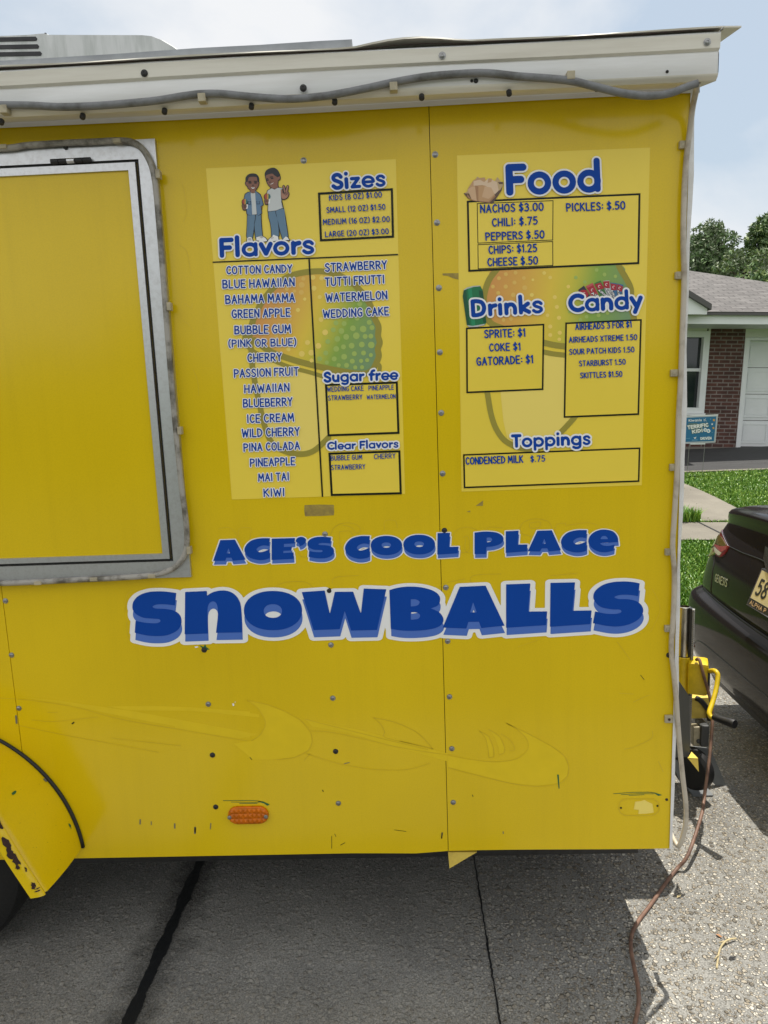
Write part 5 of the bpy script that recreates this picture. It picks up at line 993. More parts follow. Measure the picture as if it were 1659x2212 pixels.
poly2d(m, WM(.0028), 2, bez(NN, [(66, 1392), (90, 1380), (130, 1770), (98, 1765), (55, 1460)])); poly2d(m, WM(.0028), 2, bez(NN, [(225, 1395), (270, 1405), (275, 1440), (308, 1740), (275, 1745)]))
poly2d(m, WM(.0029), 1, bez(NN, [(110, 1375), (150, 1365), (190, 1775), (150, 1780)])); poly2d(m, WM(.003), 3, bez(NN, [(66, 1390), (100, 1367), (170, 1349), (240, 1345), (243, 1353), (172, 1360), (104, 1380), (68, 1398)])); poly2d(m, WM(.003), 3, bez(NN, [(98, 1768), (160, 1778), (290, 1755), (288, 1768), (210, 1787), (125, 1790)]))
part(m, 'drink_can_print', ['c_can', 'c_can2', 'c_can3', 'c_silver'], P2)
CY7 = crop(2260, 1100, 4.879); m = MB()
WR = [([(250, 295), (365, 210), (480, 400), (500, 440), (390, 495), (330, 430)], 2, [(262, 330), (330, 290), (420, 300), (460, 380), (420, 450), (330, 440)]), ([(400, 222), (535, 155), (620, 330), (665, 440), (520, 445)], 1, [(420, 260), (545, 200), (620, 340), (520, 380)]), ([(565, 165), (690, 110), (760, 280), (830, 440), (700, 440)], 3, [(572, 185), (690, 150), (760, 265), (640, 300)]), ([(880, 150), (1005, 165), (1010, 430), (945, 505), (900, 420)], 4, [(882, 165), (1003, 190), (1000, 300), (900, 300)]), ([(1015, 168), (1135, 195), (1090, 420), (1010, 420)], 4, [(1018, 180), (1125, 230), (1100, 330), (1012, 300)]), ([(740, 118), (858, 108), (885, 270), (930, 500), (830, 440), (770, 300)], 5, [(740, 128), (858, 120), (870, 265), (755, 250)])]
for i, (q, mi, top_) in enumerate(WR):
    poly2d(m, WM(.0026+.00012*i), mi, bez(CY7, q)); poly2d(m, WM(.00266+.00012*i), 0, bez(CY7, top_))
    c_ = np.mean(top_, 0); strokes2d(m, WM(.00275+.00012*i), 6, [[CY7(c_[0]+22*math.cos(t), c_[1]-22*math.sin(t)) for t in np.linspace(.8, 4.6, 7)]], .9, .4)
for t_, a, b_, h_ in (('AIRHE', (635, 310), (800, 445), 44), ('AIRHEA', (775, 270), (905, 490), 44), ('AIRHE', (885, 300), (950, 500), 40), ('AIR', (1005, 300), (1030, 420), 40), ('AIR', (500, 370), (640, 460), 50)):
    for hl in (0,): write(m, (WM(.0036), WM(.00375)), (2, 6), t_, CY7(*a), CY7(*b_), h_*.111, 'item', .22, .8, .4)
part(m, 'candy_print', ['c_wrap', 'c_wrap2', 'c_wrapdk', 'c_wrapgr', 'c_wrapbl', 'c_silver', 'p_white'], P2)

# ------------------------------------------------ cut vinyl lettering
S1 = crop(480, 2280, 2.3042); S2 = crop(1160, 2280, 2.3042); S3 = crop(1780, 2280, 1.975); T1 = crop(820, 2080, 1.975); T2 = crop(1660, 2080, 1.975)
pS = [(521,210,1),(508,325,1),(420,315),(345,316),(303,335),(330,352),(420,357),(500,373),(552,412),(569,465),(560,515),(520,562),(440,598),(350,607),(250,601),(138,576,1),(146,466,1),(230,483),(320,489),(362,481),(375,467),(360,451),(300,446),(220,438),(155,408),(122,368),(117,325),(132,278),(180,232),(260,203),(350,195),(440,199)]
pn = [(602,201,1),(802,191,1),(804,235,1),(850,206),(920,188),(990,191),(1050,218),(1098,275),(1120,365),(1128,573,1),(886,577,1),(903,430),(901,340),(885,300),(858,287),(830,300),(812,335),(808,400),(814,583,1),(598,591,1)]
pW = [(109,202,1),(320,187,1),(368,403,1),(414,200,1),(582,198,1),(654,400,1),(680,169,1),(888,176,1),(802,551,1),(563,556,1),(505,375,1),(459,543,1),(219,552,1)]
pB = [(916,183,1),(1000,161),(1100,151),(1220,160),(1320,190),(1373,232),(1383,280),(1362,325),(1298,352,1),(1370,385),(1410,435),(1408,485),(1360,525),(1270,548),(1150,558),(1030,556),(929,540,1)]
pBh = [[(1113,268,1),(1155,268),(1188,283),(1193,302),(1172,325),(1113,335,1)], [(1113,388,1),(1160,388),(1193,405),(1197,428),(1175,449),(1113,456,1)]]
pA = [(116,132,1),(320,122,1),(470,438,1),(286,457,1),(268,407,1),(184,408,1),(168,461,1),(-18,453,1)]; pAh = [(221,252,1),(250,333,1),(197,334,1)]
pL1 = [(482,112,1),(673,105,1),(657,327,1),(806,325,1),(798,434,1),(482,455,1)]; pL2 = [(832,100,1),(1026,96,1),(1006,320,1),(1157,318,1),(1146,426,1),(828,447,1)]
pS2 = [(1536,104,1),(1525,205,1),(1450,195),(1380,196),(1337,212),(1370,227),(1450,230),(1520,250),(1558,290),(1562,335),(1530,385),(1460,425),(1370,444),(1280,440),(1168,418,1),(1184,325,1),(1260,342),(1340,345),(1383,336),(1392,322),(1375,311),(1310,308),(1230,290),(1185,250),(1170,210),(1185,165),(1240,120),(1320,95),(1420,89),(1490,95)]
def lp(c_, pts): return closed_poly([(*c_(p[0], p[1]), *p[2:]) for p in pts], 6)
def el_(c_, x, y, rx, ry, e=2.15): return np.array([c_(*p) for p in ellipse(x, y, rx, ry, 44, e)])
big = [('s', [lp(S1, pS)]), ('n', [lp(S1, pn)]), ('o', [el_(S1, 1411, 372, 268, 181), el_(S1, 1410, 376, 84, 63)]), ('w', [lp(S2, pW)]), ('b', [lp(S2, pB), lp(S2, pBh[0]), lp(S2, pBh[1])]), ('a', [lp(S3, pA), lp(S3, pAh)]), ('l', [lp(S3, pL1)]), ('l', [lp(S3, pL2)]), ('s', [lp(S3, pS2)])]
def fit(pts, src, dst):                              # move a traced letter into another box
    (a0, b0, a1, b1), (c0, d0_, c1, d1_) = src, dst
    return [((p[0]-a0)/(a1-a0)*(c1-c0)+c0, (p[1]-b0)/(b1-b0)*(d1_-d0_)+d0_, *p[2:]) for p in pts]
pC = [(514,143,1),(507,205,1),(465,199),(428,210),(408,232),(428,252),(465,248),(513,229,1),(512,300,1),(470,313),(410,313),(345,290),(313,243),(327,197),(370,160),(440,143)]
cC = (313, 143, 514, 315)
small = [('A', [lp(T1, [(122,158,1),(238,154,1),(322,312,1),(221,320,1),(211,296,1),(170,297,1),(162,321,1),(66,322,1)]), lp(T1, [(187,222,1),(202,262,1),(172,262,1)])]), ('C', [lp(T1, pC)]),
 ('E', [lp(T1, [(528,146,1),(712,141,1),(708,184,1),(625,188,1),(624,212,1),(688,209,1),(683,240,1),(620,243,1),(620,260,1),(700,254,1),(703,306,1),(527,314,1)])]), ('q', [lp(T1, [(718,160),(732,140),(765,132),(796,148),(796,172),(776,194),(750,206,1),(740,182),(722,174)])]),
 ('S', [lp(T1, fit(pS, (117, 195, 569, 607), (810, 131, 1020, 302)))]), ('C', [lp(T1, fit(pC, cC, (1107, 126, 1303, 305)))]), ('O', [el_(T1, 1433, 200, 124, 76), el_(T1, 1432, 197, 37, 21)]), ('O', [el_(T1, 1692, 193, 125, 78), el_(T1, 1692, 190, 38, 22)]),
 ('L', [lp(T2, [(178,102,1),(276,100,1),(268,212,1),(344,210,1),(338,262,1),(176,272,1)])]), ('P', [lp(T2, [(470,98,1),(555,90),(640,97),(688,123),(698,158),(672,188),(620,206),(564,212,1),(560,267,1),(470,268,1)]), lp(T2, [(565,138,1),(592,137),(609,150),(600,168),(566,176,1)])]),
 ('L', [lp(T2, [(716,88,1),(818,83,1),(810,193,1),(888,192,1),(884,246,1),(716,258,1)])]), ('A', [lp(T2, [(966,84,1),(1080,80,1),(1152,238,1),(1055,247,1),(1044,222,1),(1000,223,1),(986,248,1),(890,246,1)]), lp(T2, [(1020,146,1),(1035,186,1),(1005,186,1)])]), ('C', [lp(T2, fit(pC, cC, (1152, 79, 1357, 255)))]),
 ('e', [lp(T2, [(1604,172,1),(1520,178),(1463,182),(1485,199),(1530,203),(1575,192,1),(1568,240,1),(1500,254),(1435,243),(1385,208),(1368,165),(1385,120),(1430,87),(1490,74),(1560,88),(1597,128)]), lp(T2, [(1463,150,1),(1475,130),(1500,124),(1517,137),(1522,150,1)])])]
def decal(name, letters, shift, rx, ry, step):
    aniso = ry/rx; allp = np.concatenate([q for _, ls in letters for q in ls])
    pad = rx+6; lo = allp.min(0)-pad; hi = allp.max(0)+pad+np.array(shift)
    # white border: one outline round every letter and its shadow, wider sideways
    g = sdf_grid(lo[0]*aniso, lo[1], hi[0]*aniso, hi[1], step*1.2)
    for _, ls in letters:
        for sh in ((0, 0), shift):
            q = [(a+np.array(sh))*np.array([aniso, 1]) for a in ls]; l_, h_ = q[0].min(0)-ry-4, q[0].max(0)+ry+4
            x0, y0, st, Fg = g; i0, j0 = max(0, int((l_[0]-x0)/st)), max(0, int((l_[1]-y0)/st)); i1, j1 = int((h_[0]-x0)/st)+2, int((h_[1]-y0)/st)+2
            sub = Fg[j0:j1, i0:i1].copy(); gg = (x0+i0*st, y0+j0*st, st, sub); sdf_poly(gg, q); Fg[j0:j1, i0:i1] = np.minimum(Fg[j0:j1, i0:i1], sub)
    m = MB(); base = WM(.0011); sdf_mesh(g, ry, m, lambda x, y: base(x/aniso, y), 0)
    root = part(m, name, 'p_white')
    for i, (ch, ls) in enumerate(letters):
        m = MB()
        for mi, sh, z in ((0, shift, .0015+.0001*(i % 2)), (1, (0, 0), .0019+.0001*(i % 2))):
            q = [a+np.array(sh) for a in ls]; l_, h_ = q[0].min(0)-3, q[0].max(0)+3
            g = sdf_grid(l_[0], l_[1], h_[0], h_[1], step); sdf_poly(g, q); sdf_mesh(g, 0, m, WM(z), mi)
        part(m, 'letter', ['p_light', 'p_navy'], root)
decal('snowballs_lettering', big, (1.1, 15.8), 11.3, 7.4, 1.0)
decal('shop_name_lettering', small, (1.3, 8.3), 2.9, 2.0, .8)

# ------------------------------------------------ tongue, jack, box in front of the nose
c3 = crop(2600, 2400, 2.4578)
def J(x, y, Y=.95): return W(*c3(x, y), Y)
tz1, tz0, tx = J(500, 945, 1.0)[2], J(500, 1150, 1.0)[2], J(572, 1000, 1.0)[0]
m = MB(); m.box((XR-.1, .985, tz0), (tx, 1.085, tz1), 0, .004); part(m, 'tongue', 'yellow_pale')
# dark grey box on the tongue by the nose wall
q = [(190, 780), (292, 805), (392, 955), (392, 1440), (388, 1543), (190, 1560)]; m = MB(); m.prism([(max(.74, J(x, y, .45)[0]) if x > 200 else .74, .45, J(x, y, .45)[2]) for x, y in q], (0, .42, 0)); part(m, 'tongue_box', 'box_grey', fix=True)
m = MB(); a, b_, c, d = J(375, 1450, .50), J(473, 1556, .40), J(375, 1550, .40), J(480, 1690, .40)
m.prism([(c[0], .40, c[2]), (b_[0], .40, b_[2]), (a[0], .47, a[2]+.0)], (0, 0, -.004)); m.prism([(c[0], .40, c[2]-.003), (b_[0], .40, b_[2]-.003), (d[0], .40, d[2])], (0, .006, 0)); part(m, 'corner_gusset', 'yellow_pale', fix=True)
jt = J(340, 65); jb = J(420, 1240); jr = .0225
m = MB(); jx = jt[0]; zt = jt[2]
m.lathe([(jr, -.62), (jr, 0), (jr*.86, .001), (jr*.84, -.06), (0, -.06)], (jx, .95, zt), (0, 0, 1), 24); jack = part(m, 'tongue_jack', 'steel', smooth='auto', fix=True)
JU = np.array([.93, -.37, 0]); JV = np.array([.37, .93, 0])                 # the jack is turned on its post
def jl(u, v, z): return np.array([jx, .95, 0])+JU*u+JV*v+np.array([0, 0, z])
def jbox(m, u0, u1, v0, v1, z0, z1, mi=0, bev=0):
    k = len(m.v); m.box((u0, v0, z0), (u1, v1, z1), mi, bev); m.v[k:] = [tuple(jl(*p)) for p in m.v[k:]]
m = MB(); jbox(m, jr-.003, jr+.007, -.013, .013, zt-.60, zt-.004)
for i in range(66): z = zt-.008-i*.0090; m.prism([jl(jr+.007, -.012, z), jl(jr+.0165, -.012, z-.001), jl(jr+.0165, -.012, z-.0042), jl(jr+.007, -.012, z-.0062)], JV*.024, 1)
part(m, 'toothed_rack', ['steel_dark', 'rack'], jack, fix=True)
s0 = J(365, 560); s1 = J(365, 905); m = MB(); m.lathe([(.030, s1[2]-zt), (.030, s0[2]-zt+.004), (.027, s0[2]-zt+.006), (.026, s0[2]-zt-.02)], (jx, .95, zt), (0, 0, 1), 24)
g0 = J(395, 615, .90); g1 = J(608, 925, .90); gu = (g1[0]-jx)/JU[0]-.012; jbox(m, .018, gu, -.048, .048, g1[2], g0[2], 0, .016); jbox(m, -.08, -.01, -.03, .03, s1[2]+.02, s0[2]-.02, 0, .006)
part(m, 'gear_housing', 'yellow_frame', jack, smooth='auto')
m = MB(); jbox(m, gu-.004, gu+.006, -.042, .042, g1[2]+.008, g0[2]-.025, 0, .002); m.lathe([(.006, 0), (.006, .004), (.0, .005)], J(478, 700, .895), (0, -1, 0), 10); part(m, 'housing_cap', 'steel_dark', jack)
ck = [J(588, 698, .86), J(630, 695, .82), J(655, 712, .80), J(667, 750, .79), J(655, 850, .77), J(625, 975, .74), (J(588, 1085, .71)), J(583, 1120, .70), J(600, 1150, .69), J(628, 1160, .68)]
m = MB(); m.tube(smooth_path(ck, 4), .0092, 12); cr_ = part(m, 'crank', 'yellow_frame', jack, smooth=True)
ga, gb = np.array(J(622, 1150, .68)), np.array(J(836, 1222, .60)); m = MB(); pts = [ga+(gb-ga)*t for t in (0, .04, .3, .8, .97, 1)]; m.tube(pts, [.010, .012, .013, .0165, .0172, .0155], 16); part(m, 'crank_grip', 'black', jack, smooth='auto')
m = MB(); m.box(J(432, 1250, .93), (J(500, 1250, .93)[0], .97, J(500, 1440, .93)[2]), 0, .006); m.box((J(500, 1235, .92)[0]+.001, .915, J(500, 1440, .92)[2]), (J(582, 1235, .92)[0], .99, J(500, 1235, .92)[2]), 1, .006); m.lathe([(.009, 0), (.009, .006), (.004, .008)], J(475, 1385, .93), (0, -1, 0), 8, 1); part(m, 'caster_bracket', ['clip', 'box_grey'], jack)
wcn = J(450, 1655, .92); m = MB(); m.lathe([(.04, 0), (.075, -.004), (.088, .006), (.092, .022), (.088, .038), (.075, .046), (.04, .042)], (wcn[0]-.030, .92-.01, wcn[2]), (.80, .60, 0.0), 36); part(m, 'caster_wheel', 'black', jack, smooth='auto')
m = MB(); m.lathe([(.012, -.006), (.011, .01), (.004, .014)], J(535, 1680, .89), (0, -1, 0), 12); part(m, 'axle_nut', 'chrome', jack)
m = MB(); m.tube(smooth_path([J(262, 560, 1.0), J(300, 520, 1.02), J(320, 500, 1.1)], 4), .012, 8); part(m, 'wiring_harness', 'black', smooth=True); m = MB(); m.tube(smooth_path([J(455, 965, .97), J(500, 990, .97), J(545, 1045, .97), J(575, 1090, .97), J(585, 1180, .97)], 4), .011, 10); part(m, 'breakaway_hose', 'black', smooth=True); m = MB(); m.tube(smooth_path([J(278, 720, .98), J(308, 790, .98), J(290, 840, .98)], 4), .008, 8); part(m, 'wiring_harness', 'black', smooth=True)

# grey wedge stand under the jack wheel: a thing of its own on the driveway
st_root = empty('jack_stand', tuple(TW((J(600, 1870, .95)[0], .95, 0)))); st_root.rotation_euler = (0, -TAU, 0)
tag(st_root, 'grey sheet steel wedge stand under the trailer jack wheel', 'jack stand')
so_ = np.array([J(600, 1870, .95)[0], .95, 0])
m = MB(); q = [(578, 1470), (610, 1500), (768, 1868), (690, 1882), (655, 1830), (580, 1760)]; m.prism([J(x, y, .985) for x, y in q], (0, .006, 0)); m.build('side_plate', 'stand_grey', st_root, off=so_, fix=True)
m = MB(); q = [(425, 1440), (560, 1455), (600, 1500), (560, 1700), (440, 1600)]; m.prism([J(x, y, 1.05) for x, y in q], (0, .005, 0)); m.build('back_plate', 'stand_grey', st_root, off=so_, fix=True)
m = MB(); q = [(232, 1568), (272, 1580), (330, 1810), (300, 1800), (235, 1640)]; m.prism([J(x, y, .93) for x, y in q], (0, .006, 0)); m.build('side_plate', 'stand_grey', st_root, off=so_, fix=True)
m = MB(); a = G(*c3(380, 1850)); m.box((a[0]-.01, .90, .002), (a[0]+.075, .985, .007)); m.build('base_plate', 'stand_grey', st_root, off=so_)

# extension cord hanging from the jack and running over the driveway
cordp = [J(455, 590, .90), J(472, 578, .89), J(490, 600, .88), J(505, 660, .87), J(535, 770, .86), J(570, 890, .85), J(600, 1010, .83), J(612, 1130, .82), J(612, 1240, .80), J(598, 1400, .78), J(585, 1550, .75), J(565, 1700, .72), J(545, 1850, .68), J(525, 2000, .63), J(505, 2120, .58)]
gp = [(1487, 1845), (1462, 1877), (1440, 1905), (1405, 1955), (1380, 1988), (1365, 2018), (1363, 2050), (1370, 2090), (1377, 2125), (1380, 2160), (1376, 2190), (1369, 2225), (1362, 2300), (1380, 2420)]
gl = [.055, .012, .009, .007, .007, .007, .02, .028, .028, .02, .008, .007, .007, .007]
cordp += [G(x, y, z) for (x, y), z in zip(gp, gl)]
m = MB(); m.tube(smooth_path([TW(p) for p in cordp], 5), .0062, 8); tag(m.build('extension_cord', 'brown_cord', smooth=True), 'sunburnt brown cord looped over the jack and trailing across the driveway', 'cord')
# twig, stones
t4_ = crop(2300, 3200, 2.149)
tw = [t4_(*q) for q in ((1385, 1190), (1340, 1195), (1300, 1210), (1265, 1245), (1240, 1300), (1228, 1370), (1218, 1445))]
m = MB(); m.tube(smooth_path([TW(G(x, y, .006+.006*math.sin(i))) for i, (x, y) in enumerate(tw)], 3), .003, 6); m.tube([TW(G(*t4_(1300, 1210), .007)), TW(G(*t4_(1240, 1225), .009))], .002, 5); m.tube([TW(G(*t4_(1235, 1330), .007)), TW(G(*t4_(1200, 1365), .009))], .0018, 5)
tag(m.build('twig', 'twig', smooth=True), 'pale curved dry twig lying on the sunlit driveway', 'twig')

def leaf(p, a, L_, w, mt, label):
    m = MB(); pts = [(-L_, 0, .001), (-L_*.3, w, .004), (L_*.5, w*.7, .003), (L_, 0, .006), (L_*.5, -w*.6, .002), (-L_*.3, -w, .005)]; m.add([(0, 0, .0005)]+pts, [(0, 1+k, 1+(k+1) % 6) for k in range(6)]); o = m.build('fallen_leaf', mt); o.location = TW(p); o.rotation_euler = (0, -TAU, a); return tag(o, label, 'leaf')
leaf(G(*t4_(893, 832), .002), .6, .011, .005, 'twig', 'tiny pale yellow leaf on the driveway just beside the trailer shadow')
leaf(G(*t4_(1238, 1172), .002), -.9, .012, .005, 'c_tan3', 'tiny brown leaf on the driveway beside the dry twig')
leaf(G(*t4_(1352, 1363), .002), .1, .013, .005, 'steel_dark', 'black curled leaf scrap on the driveway right of the dry twig')
# ================================================================== CAR
car = empty('sedan', tuple(TW((1.46+2.4, .96, 0.0))), (0, -TAU, 0))
tag(car, 'charcoal sedan with its rear end facing the trailer nose', 'car')
CO = np.array([2.4, 0, 0])
def cpart(m, name, mats, parent=None, **kw): return m.build(name, mats, parent or car, off=CO, **kw)
LV = [(.20, .10, .80), (.23, .075, .84), (.27, .055, .865), (.285, .035, .88), (.34, .012, .895), (.42, -.005, .91), (.50, -.018, .918), (.58, -.022, .918), (.625, -.016, .912), (.645, .0, .897), (.655, .020, .893), (.664, .030, .888), (.675, .026, .886), (.70, .020, .884), (.785, .024, .880), (.86, .050, .878), (.92, .075, .874), (.965, .098, .868), (.99, .112, .862), (1.005, .118, .855), (1.03, .110, .845), (1.055, .104, .825), (1.070, .108, .80), (1.078, .122, .78), (1.082, .150, .765)]
def arch(y, z): return .055*max(0, 1-(y/.85)**2)*max(0, min(1, (z-.70)/.32)) if z > .7 else 0
def lev(z):
    zs = [l[0] for l in LV]; return float(np.interp(z, zs, [l[1] for l in LV])), float(np.interp(z, zs, [l[2] for l in LV]))
def rear(y, z):                                      # surface of the rear end, car frame (x forward, y left)
    x0, hw_ = lev(z); u = min(1, abs(y)/hw_); n_ = 10.0; rc = .16
    return x0+float(np.interp(z, (.3, .6, .66, .70, .785, 1.1), (.02, .05, .055, .065, .08, .08)))*u*u+rc*(1-(1-u**n_)**(1/n_))
def RP(y, z, o=.003):
    e = .01; yy = max(-.86, min(.86, y)); nx_ = np.array([-1.0, (rear(yy+e, z)-rear(yy-e, z))/(2*e), (rear(y, z+e)-rear(y, z-e))/(2*e)]); nx_ /= np.linalg.norm(nx_)
    p = np.array([rear(y, z), y, z+arch(y, z)]); return p+nx_*o
m = MB(); ys = [math.sin(t)*1 for t in np.linspace(-math.pi/2, math.pi/2, 49)]; vs = []; Lc = 4.95
for z, x0, hw_ in LV:
    ring = [(rear(u*hw_*.9999, z), u*hw_, z+arch(u*hw_, z)) for u in ys[::-1]]
    xb = ring[0][0]; n_s = 14; fx = Lc-x0
    side = [(xb+(fx-.55-xb)*k/n_s, -hw_*(1-.01*math.sin(k/n_s*3.14)), z) for k in range(1, n_s)]
    fr = [(fx-(.55)*(1-math.cos(t)**.6 if math.cos(t) > 0 else 1), -hw_*math.cos(t2), z) for t, t2 in ((abs(a), a2) for a, a2 in zip(np.linspace(-1.5, 1.5, 15), np.linspace(0, math.pi, 15)))]
    other = [(p[0], -p[1], p[2]) for p in side[::-1]]
    vs += ring+side+fr+other
nr = len(vs)//len(LV); fs = [(j*nr+i, j*nr+(i+1) % nr, (j+1)*nr+(i+1) % nr, (j+1)*nr+i) for j in range(len(LV)-1) for i in range(nr)]
# deck, shoulder and bonnet: shrink the top ring inwards
topr = vs[-nr:]; deck = []
for k, (sx, sy, dz) in enumerate(((.985, .95, .012), (.95, .85, .022), (.85, .6, .030), (.6, .3, .034), (.0, .0, .035))):
    deck.append([((p[0]-2.4)*sx+2.4, p[1]*sy, p[2]+dz+(0 if p[0] < 2.4 else -.06*(p[0]-2.4)/2.4)) for p in topr])
b0 = len(vs)
for r_ in deck: vs += r_
for k in range(len(deck)): o0 = b0-nr+k*nr; fs += [(o0+i, o0+(i+1) % nr, o0+nr+(i+1) % nr, o0+nr+i) for i in range(nr)]
fs.append(tuple(range(nr))[::-1])
m.add(vs, fs); body = cpart(m, 'body', 'car', smooth=True, fix=True)
body.data.set_sharp_from_angle(angle=math.radians(50))
# cabin
m = MB(); cab = [(1.06, .62, 4.0, .74), (1.16, .98, 3.75, .71), (1.28, 1.26, 3.45, .66), (1.38, 1.48, 3.15, .60), (1.43, 1.62, 2.95, .56)]; vs = []
for z, xa, xb, hw_ in cab:
    vs += [(xa+.10, hw_, z), (xa+.02, hw_*.8, z), (xa, 0, z), (xa+.02, -hw_*.8, z), (xa+.10, -hw_, z), (xb-.1, -hw_, z), (xb, -hw_*.7, z), (xb+.04, 0, z), (xb, hw_*.7, z), (xb-.1, hw_, z)]
m.add(vs, [(j*10+i, j*10+(i+1) % 10, (j+1)*10+(i+1) % 10, (j+1)*10+i) for j in range(4) for i in range(10)]+[tuple(range(40, 50))]); cpart(m, 'window_glass', 'car_glass', smooth='auto', fix=True)
m = MB(); m.prism([(1.60, .57, 1.425), (1.57, 0, 1.425), (1.60, -.57, 1.425), (2.95, -.57, 1.425), (3.02, 0, 1.425), (2.95, .57, 1.425)], (0, 0, .03)); cpart(m, 'roof', 'car', fix=True)
for x, s in ((1.05, 1), (1.05, -1), (3.98, 1), (3.98, -1)):
    m = MB(); m.lathe([(.21, 0), (.30, .0), (.325, .02), (.33, .05), (.33, .17), (.32, .20), (.2, .2)], (x, s*.868, .33), (0, -s, 0), 40); w_ = cpart(m, 'wheel', 'tyre', smooth='auto', fix=True)
    m = MB(); m.lathe([(.22, .004), (.20, .02), (.06, .01), (.03, .0)], (x, s*.868, .33), (0, -s, 0), 28); cpart(m, 'rim', 'c_silver', w_, smooth='auto', fix=True)
# rear details laid on the body surface; photo points are matched to (y, z) there
def unRP(x, y):                                      # photo point on the car's rear surface -> (y, z)
    r = ray(x, y); best = None
    for t in np.linspace(2.2, 4.6, 1600):
        p = CAM+r*t; q = (p[0]-1.46, p[1]-.96, p[2])
        if abs(q[1]) < .90 and .22 < q[2] < 1.1:
            d = q[0]-rear(q[1], q[2]-arch(q[1], q[2]))
            if d > 0: return q[1], q[2]-arch(q[1], q[2])
    return None
def ypatch(yz, name, mt, o=.004, th=None, sub=5, parent=None):
    m = MB(); P_ = [np.array(q) for q in yz]; c = sum(P_)/len(P_); n = len(P_)
    rings = [[c+(p-c)*k/sub for p in P_] for k in range(1, sub+1)]; V = [RP(*c, o)]; F_ = []
    for r_ in rings: V += [RP(max(-.882, min(.882, q[0])), q[1], o) for q in r_]
    F_ += [(0, 1+i, 1+(i+1) % n) for i in range(n)]
    for k in range(sub-1): F_ += [(1+k*n+i, 1+(k+1)*n+i, 1+(k+1)*n+(i+1) % n, 1+k*n+(i+1) % n) for i in range(n)]
    V2 = V[-n:]; e0 = len(V); V += [RP(max(-.882, min(.882, q[0])), q[1], -.004) for q in rings[-1]]
    F_ += [(1+(sub-1)*n+i, e0+i, e0+(i+1) % n, 1+(sub-1)*n+(i+1) % n) for i in range(n)]
    m.add(V, F_); return cpart(m, name, mt, parent, smooth='auto', fix=True)
cq = crop(2700, 1960, 4.4597)
def U(pts, dy=.0): return [q for q in (unRP(*cq(x, y)) for x, y in pts) if q]
for s in (1, -1):
    mir = lambda L_: [(s*a, b) for a, b in L_]
    lam = ypatch(mir([(.872, .80), (.878, .86), (.878, .93), (.868, .975)]+U([(838, 585), (832, 650), (848, 740), (880, 830), (920, 915), (965, 990), (972, 1012), (940, 1080), (900, 1135), (850, 1185), (800, 1196), (765, 1180), (735, 1150)])), 'taillight', 'lamp_red', .005)
    ypatch(mir([(.874, .845), (.876, .93)]+U([(762, 715), (800, 800), (850, 850), (905, 930), (935, 985), (850, 1000), (780, 985), (735, 960)])), 'amber_lens', 'lamp_amber', .0075, parent=lam)
    ypatch(mir(U([(730, 965), (780, 995), (850, 1010), (955, 1000), (930, 1050), (880, 1090), (845, 1115), (780, 1060), (725, 1005)])), 'pink_lens', 'lamp_pink', .0075, parent=lam)
    ypatch(mir(U([(722, 1015), (780, 1070), (850, 1125), (820, 1165), (790, 1168), (745, 1130), (718, 1080)])), 'clear_lens', 'lamp_clear', .0075, parent=lam)
    ypatch(mir([(.86, .40), (.80, .36), (.78, .345), (.80, .375), (.85, .43)]), 'bumper_reflector', 'lamp_pink', .006)
def strip(pts, w, o, name, mt):
    m = MB(); P_ = [RP(*q, o) for q in smooth_path(pts, 6)]; m.tube(P_, w, 6); return cpart(m, name, mt, smooth=True)
gapL = U([(650, 1830), (655, 1640), (680, 1400), (705, 1260), (722, 1180)])
seamL = U([(975, 1000), (1050, 1035), (1200, 1100), (1350, 1150), (1500, 1200), (1640, 1265)])
for s in (1, -1):
    strip([(s*a, b) for a, b in gapL], .0035, .0, 'trunk_gap', 'car_black')
    strip([(s*a, b) for a, b in seamL], .0022, .0, 'trunk_seam', 'car_black')
    strip([(s*a, b) for a, b in U([(836, 585), (830, 650), (846, 740), (878, 830), (918, 915), (968, 998)])], .0018, .004, 'taillight_trim', 'chrome')
strip([(.80, .664), (.5, .662), (0, .660), (-.5, .662), (-.8, .664)], .005, .0, 'bumper_gap', 'car_black')
strip([(.80, .35), (.68, .415), (.5, .435), (0, .44), (-.5, .435), (-.68, .415), (-.80, .35)], .0035, .0, 'bumper_crease', 'car_black')
m = MB()
for a, b in zip(np.linspace(.62, -.62, 14)[:-1], np.linspace(.62, -.62, 14)[1:]):
    V = [RP(a, .275, .006), RP(b, .275, .006), RP(b, .235, .012), RP(a, .235, .012)]; m.add(V, [(0, 1, 2, 3)])
cpart(m, 'lower_valance', 'car_black', fix=True)
# badge lettering, winged emblem, plate
m = MB(); fm = lambda x, y: RP(x, y, .006)
b0_, b1_ = unRP(*cq(722, 1625)), unRP(*cq(940, 1735))
bw = b0_[0]-b1_[0]
def fbadge(x, y): return RP(b0_[0]-x*bw, b0_[1]+(b1_[1]-b0_[1])*x-y*bw, .005)
write(m, (fbadge, fbadge), (0, 0), 'GENESIS', (0, 0), (1, 0), .21, 'item', .13, 0, .004); cpart(m, 'model_lettering', 'c_silver')
m = MB()
for s in (1, -1):
    q = [(s*.015, .945), (s*.12, .955), (s*.20, .962), (s*.165, .92), (s*.10, .885), (s*.03, .87)]; m.add([RP(*p, .004) for p in q]+[RP(*p, .016) for p in q], [(0, 1, 2, 3, 4, 5), (6, 7, 8, 9, 10, 11)]+[(i, (i+1) % 6, 6+(i+1) % 6, 6+i) for i in range(6)])
cpart(m, 'winged_emblem', 'chrome', fix=True)
m = MB(); z0_, z1_ = .745, .905; hwp = .158
fl = lambda y, z, o: np.array([rear(0, .80)+(z-.80)*.36-.012-o, y, z+.02])
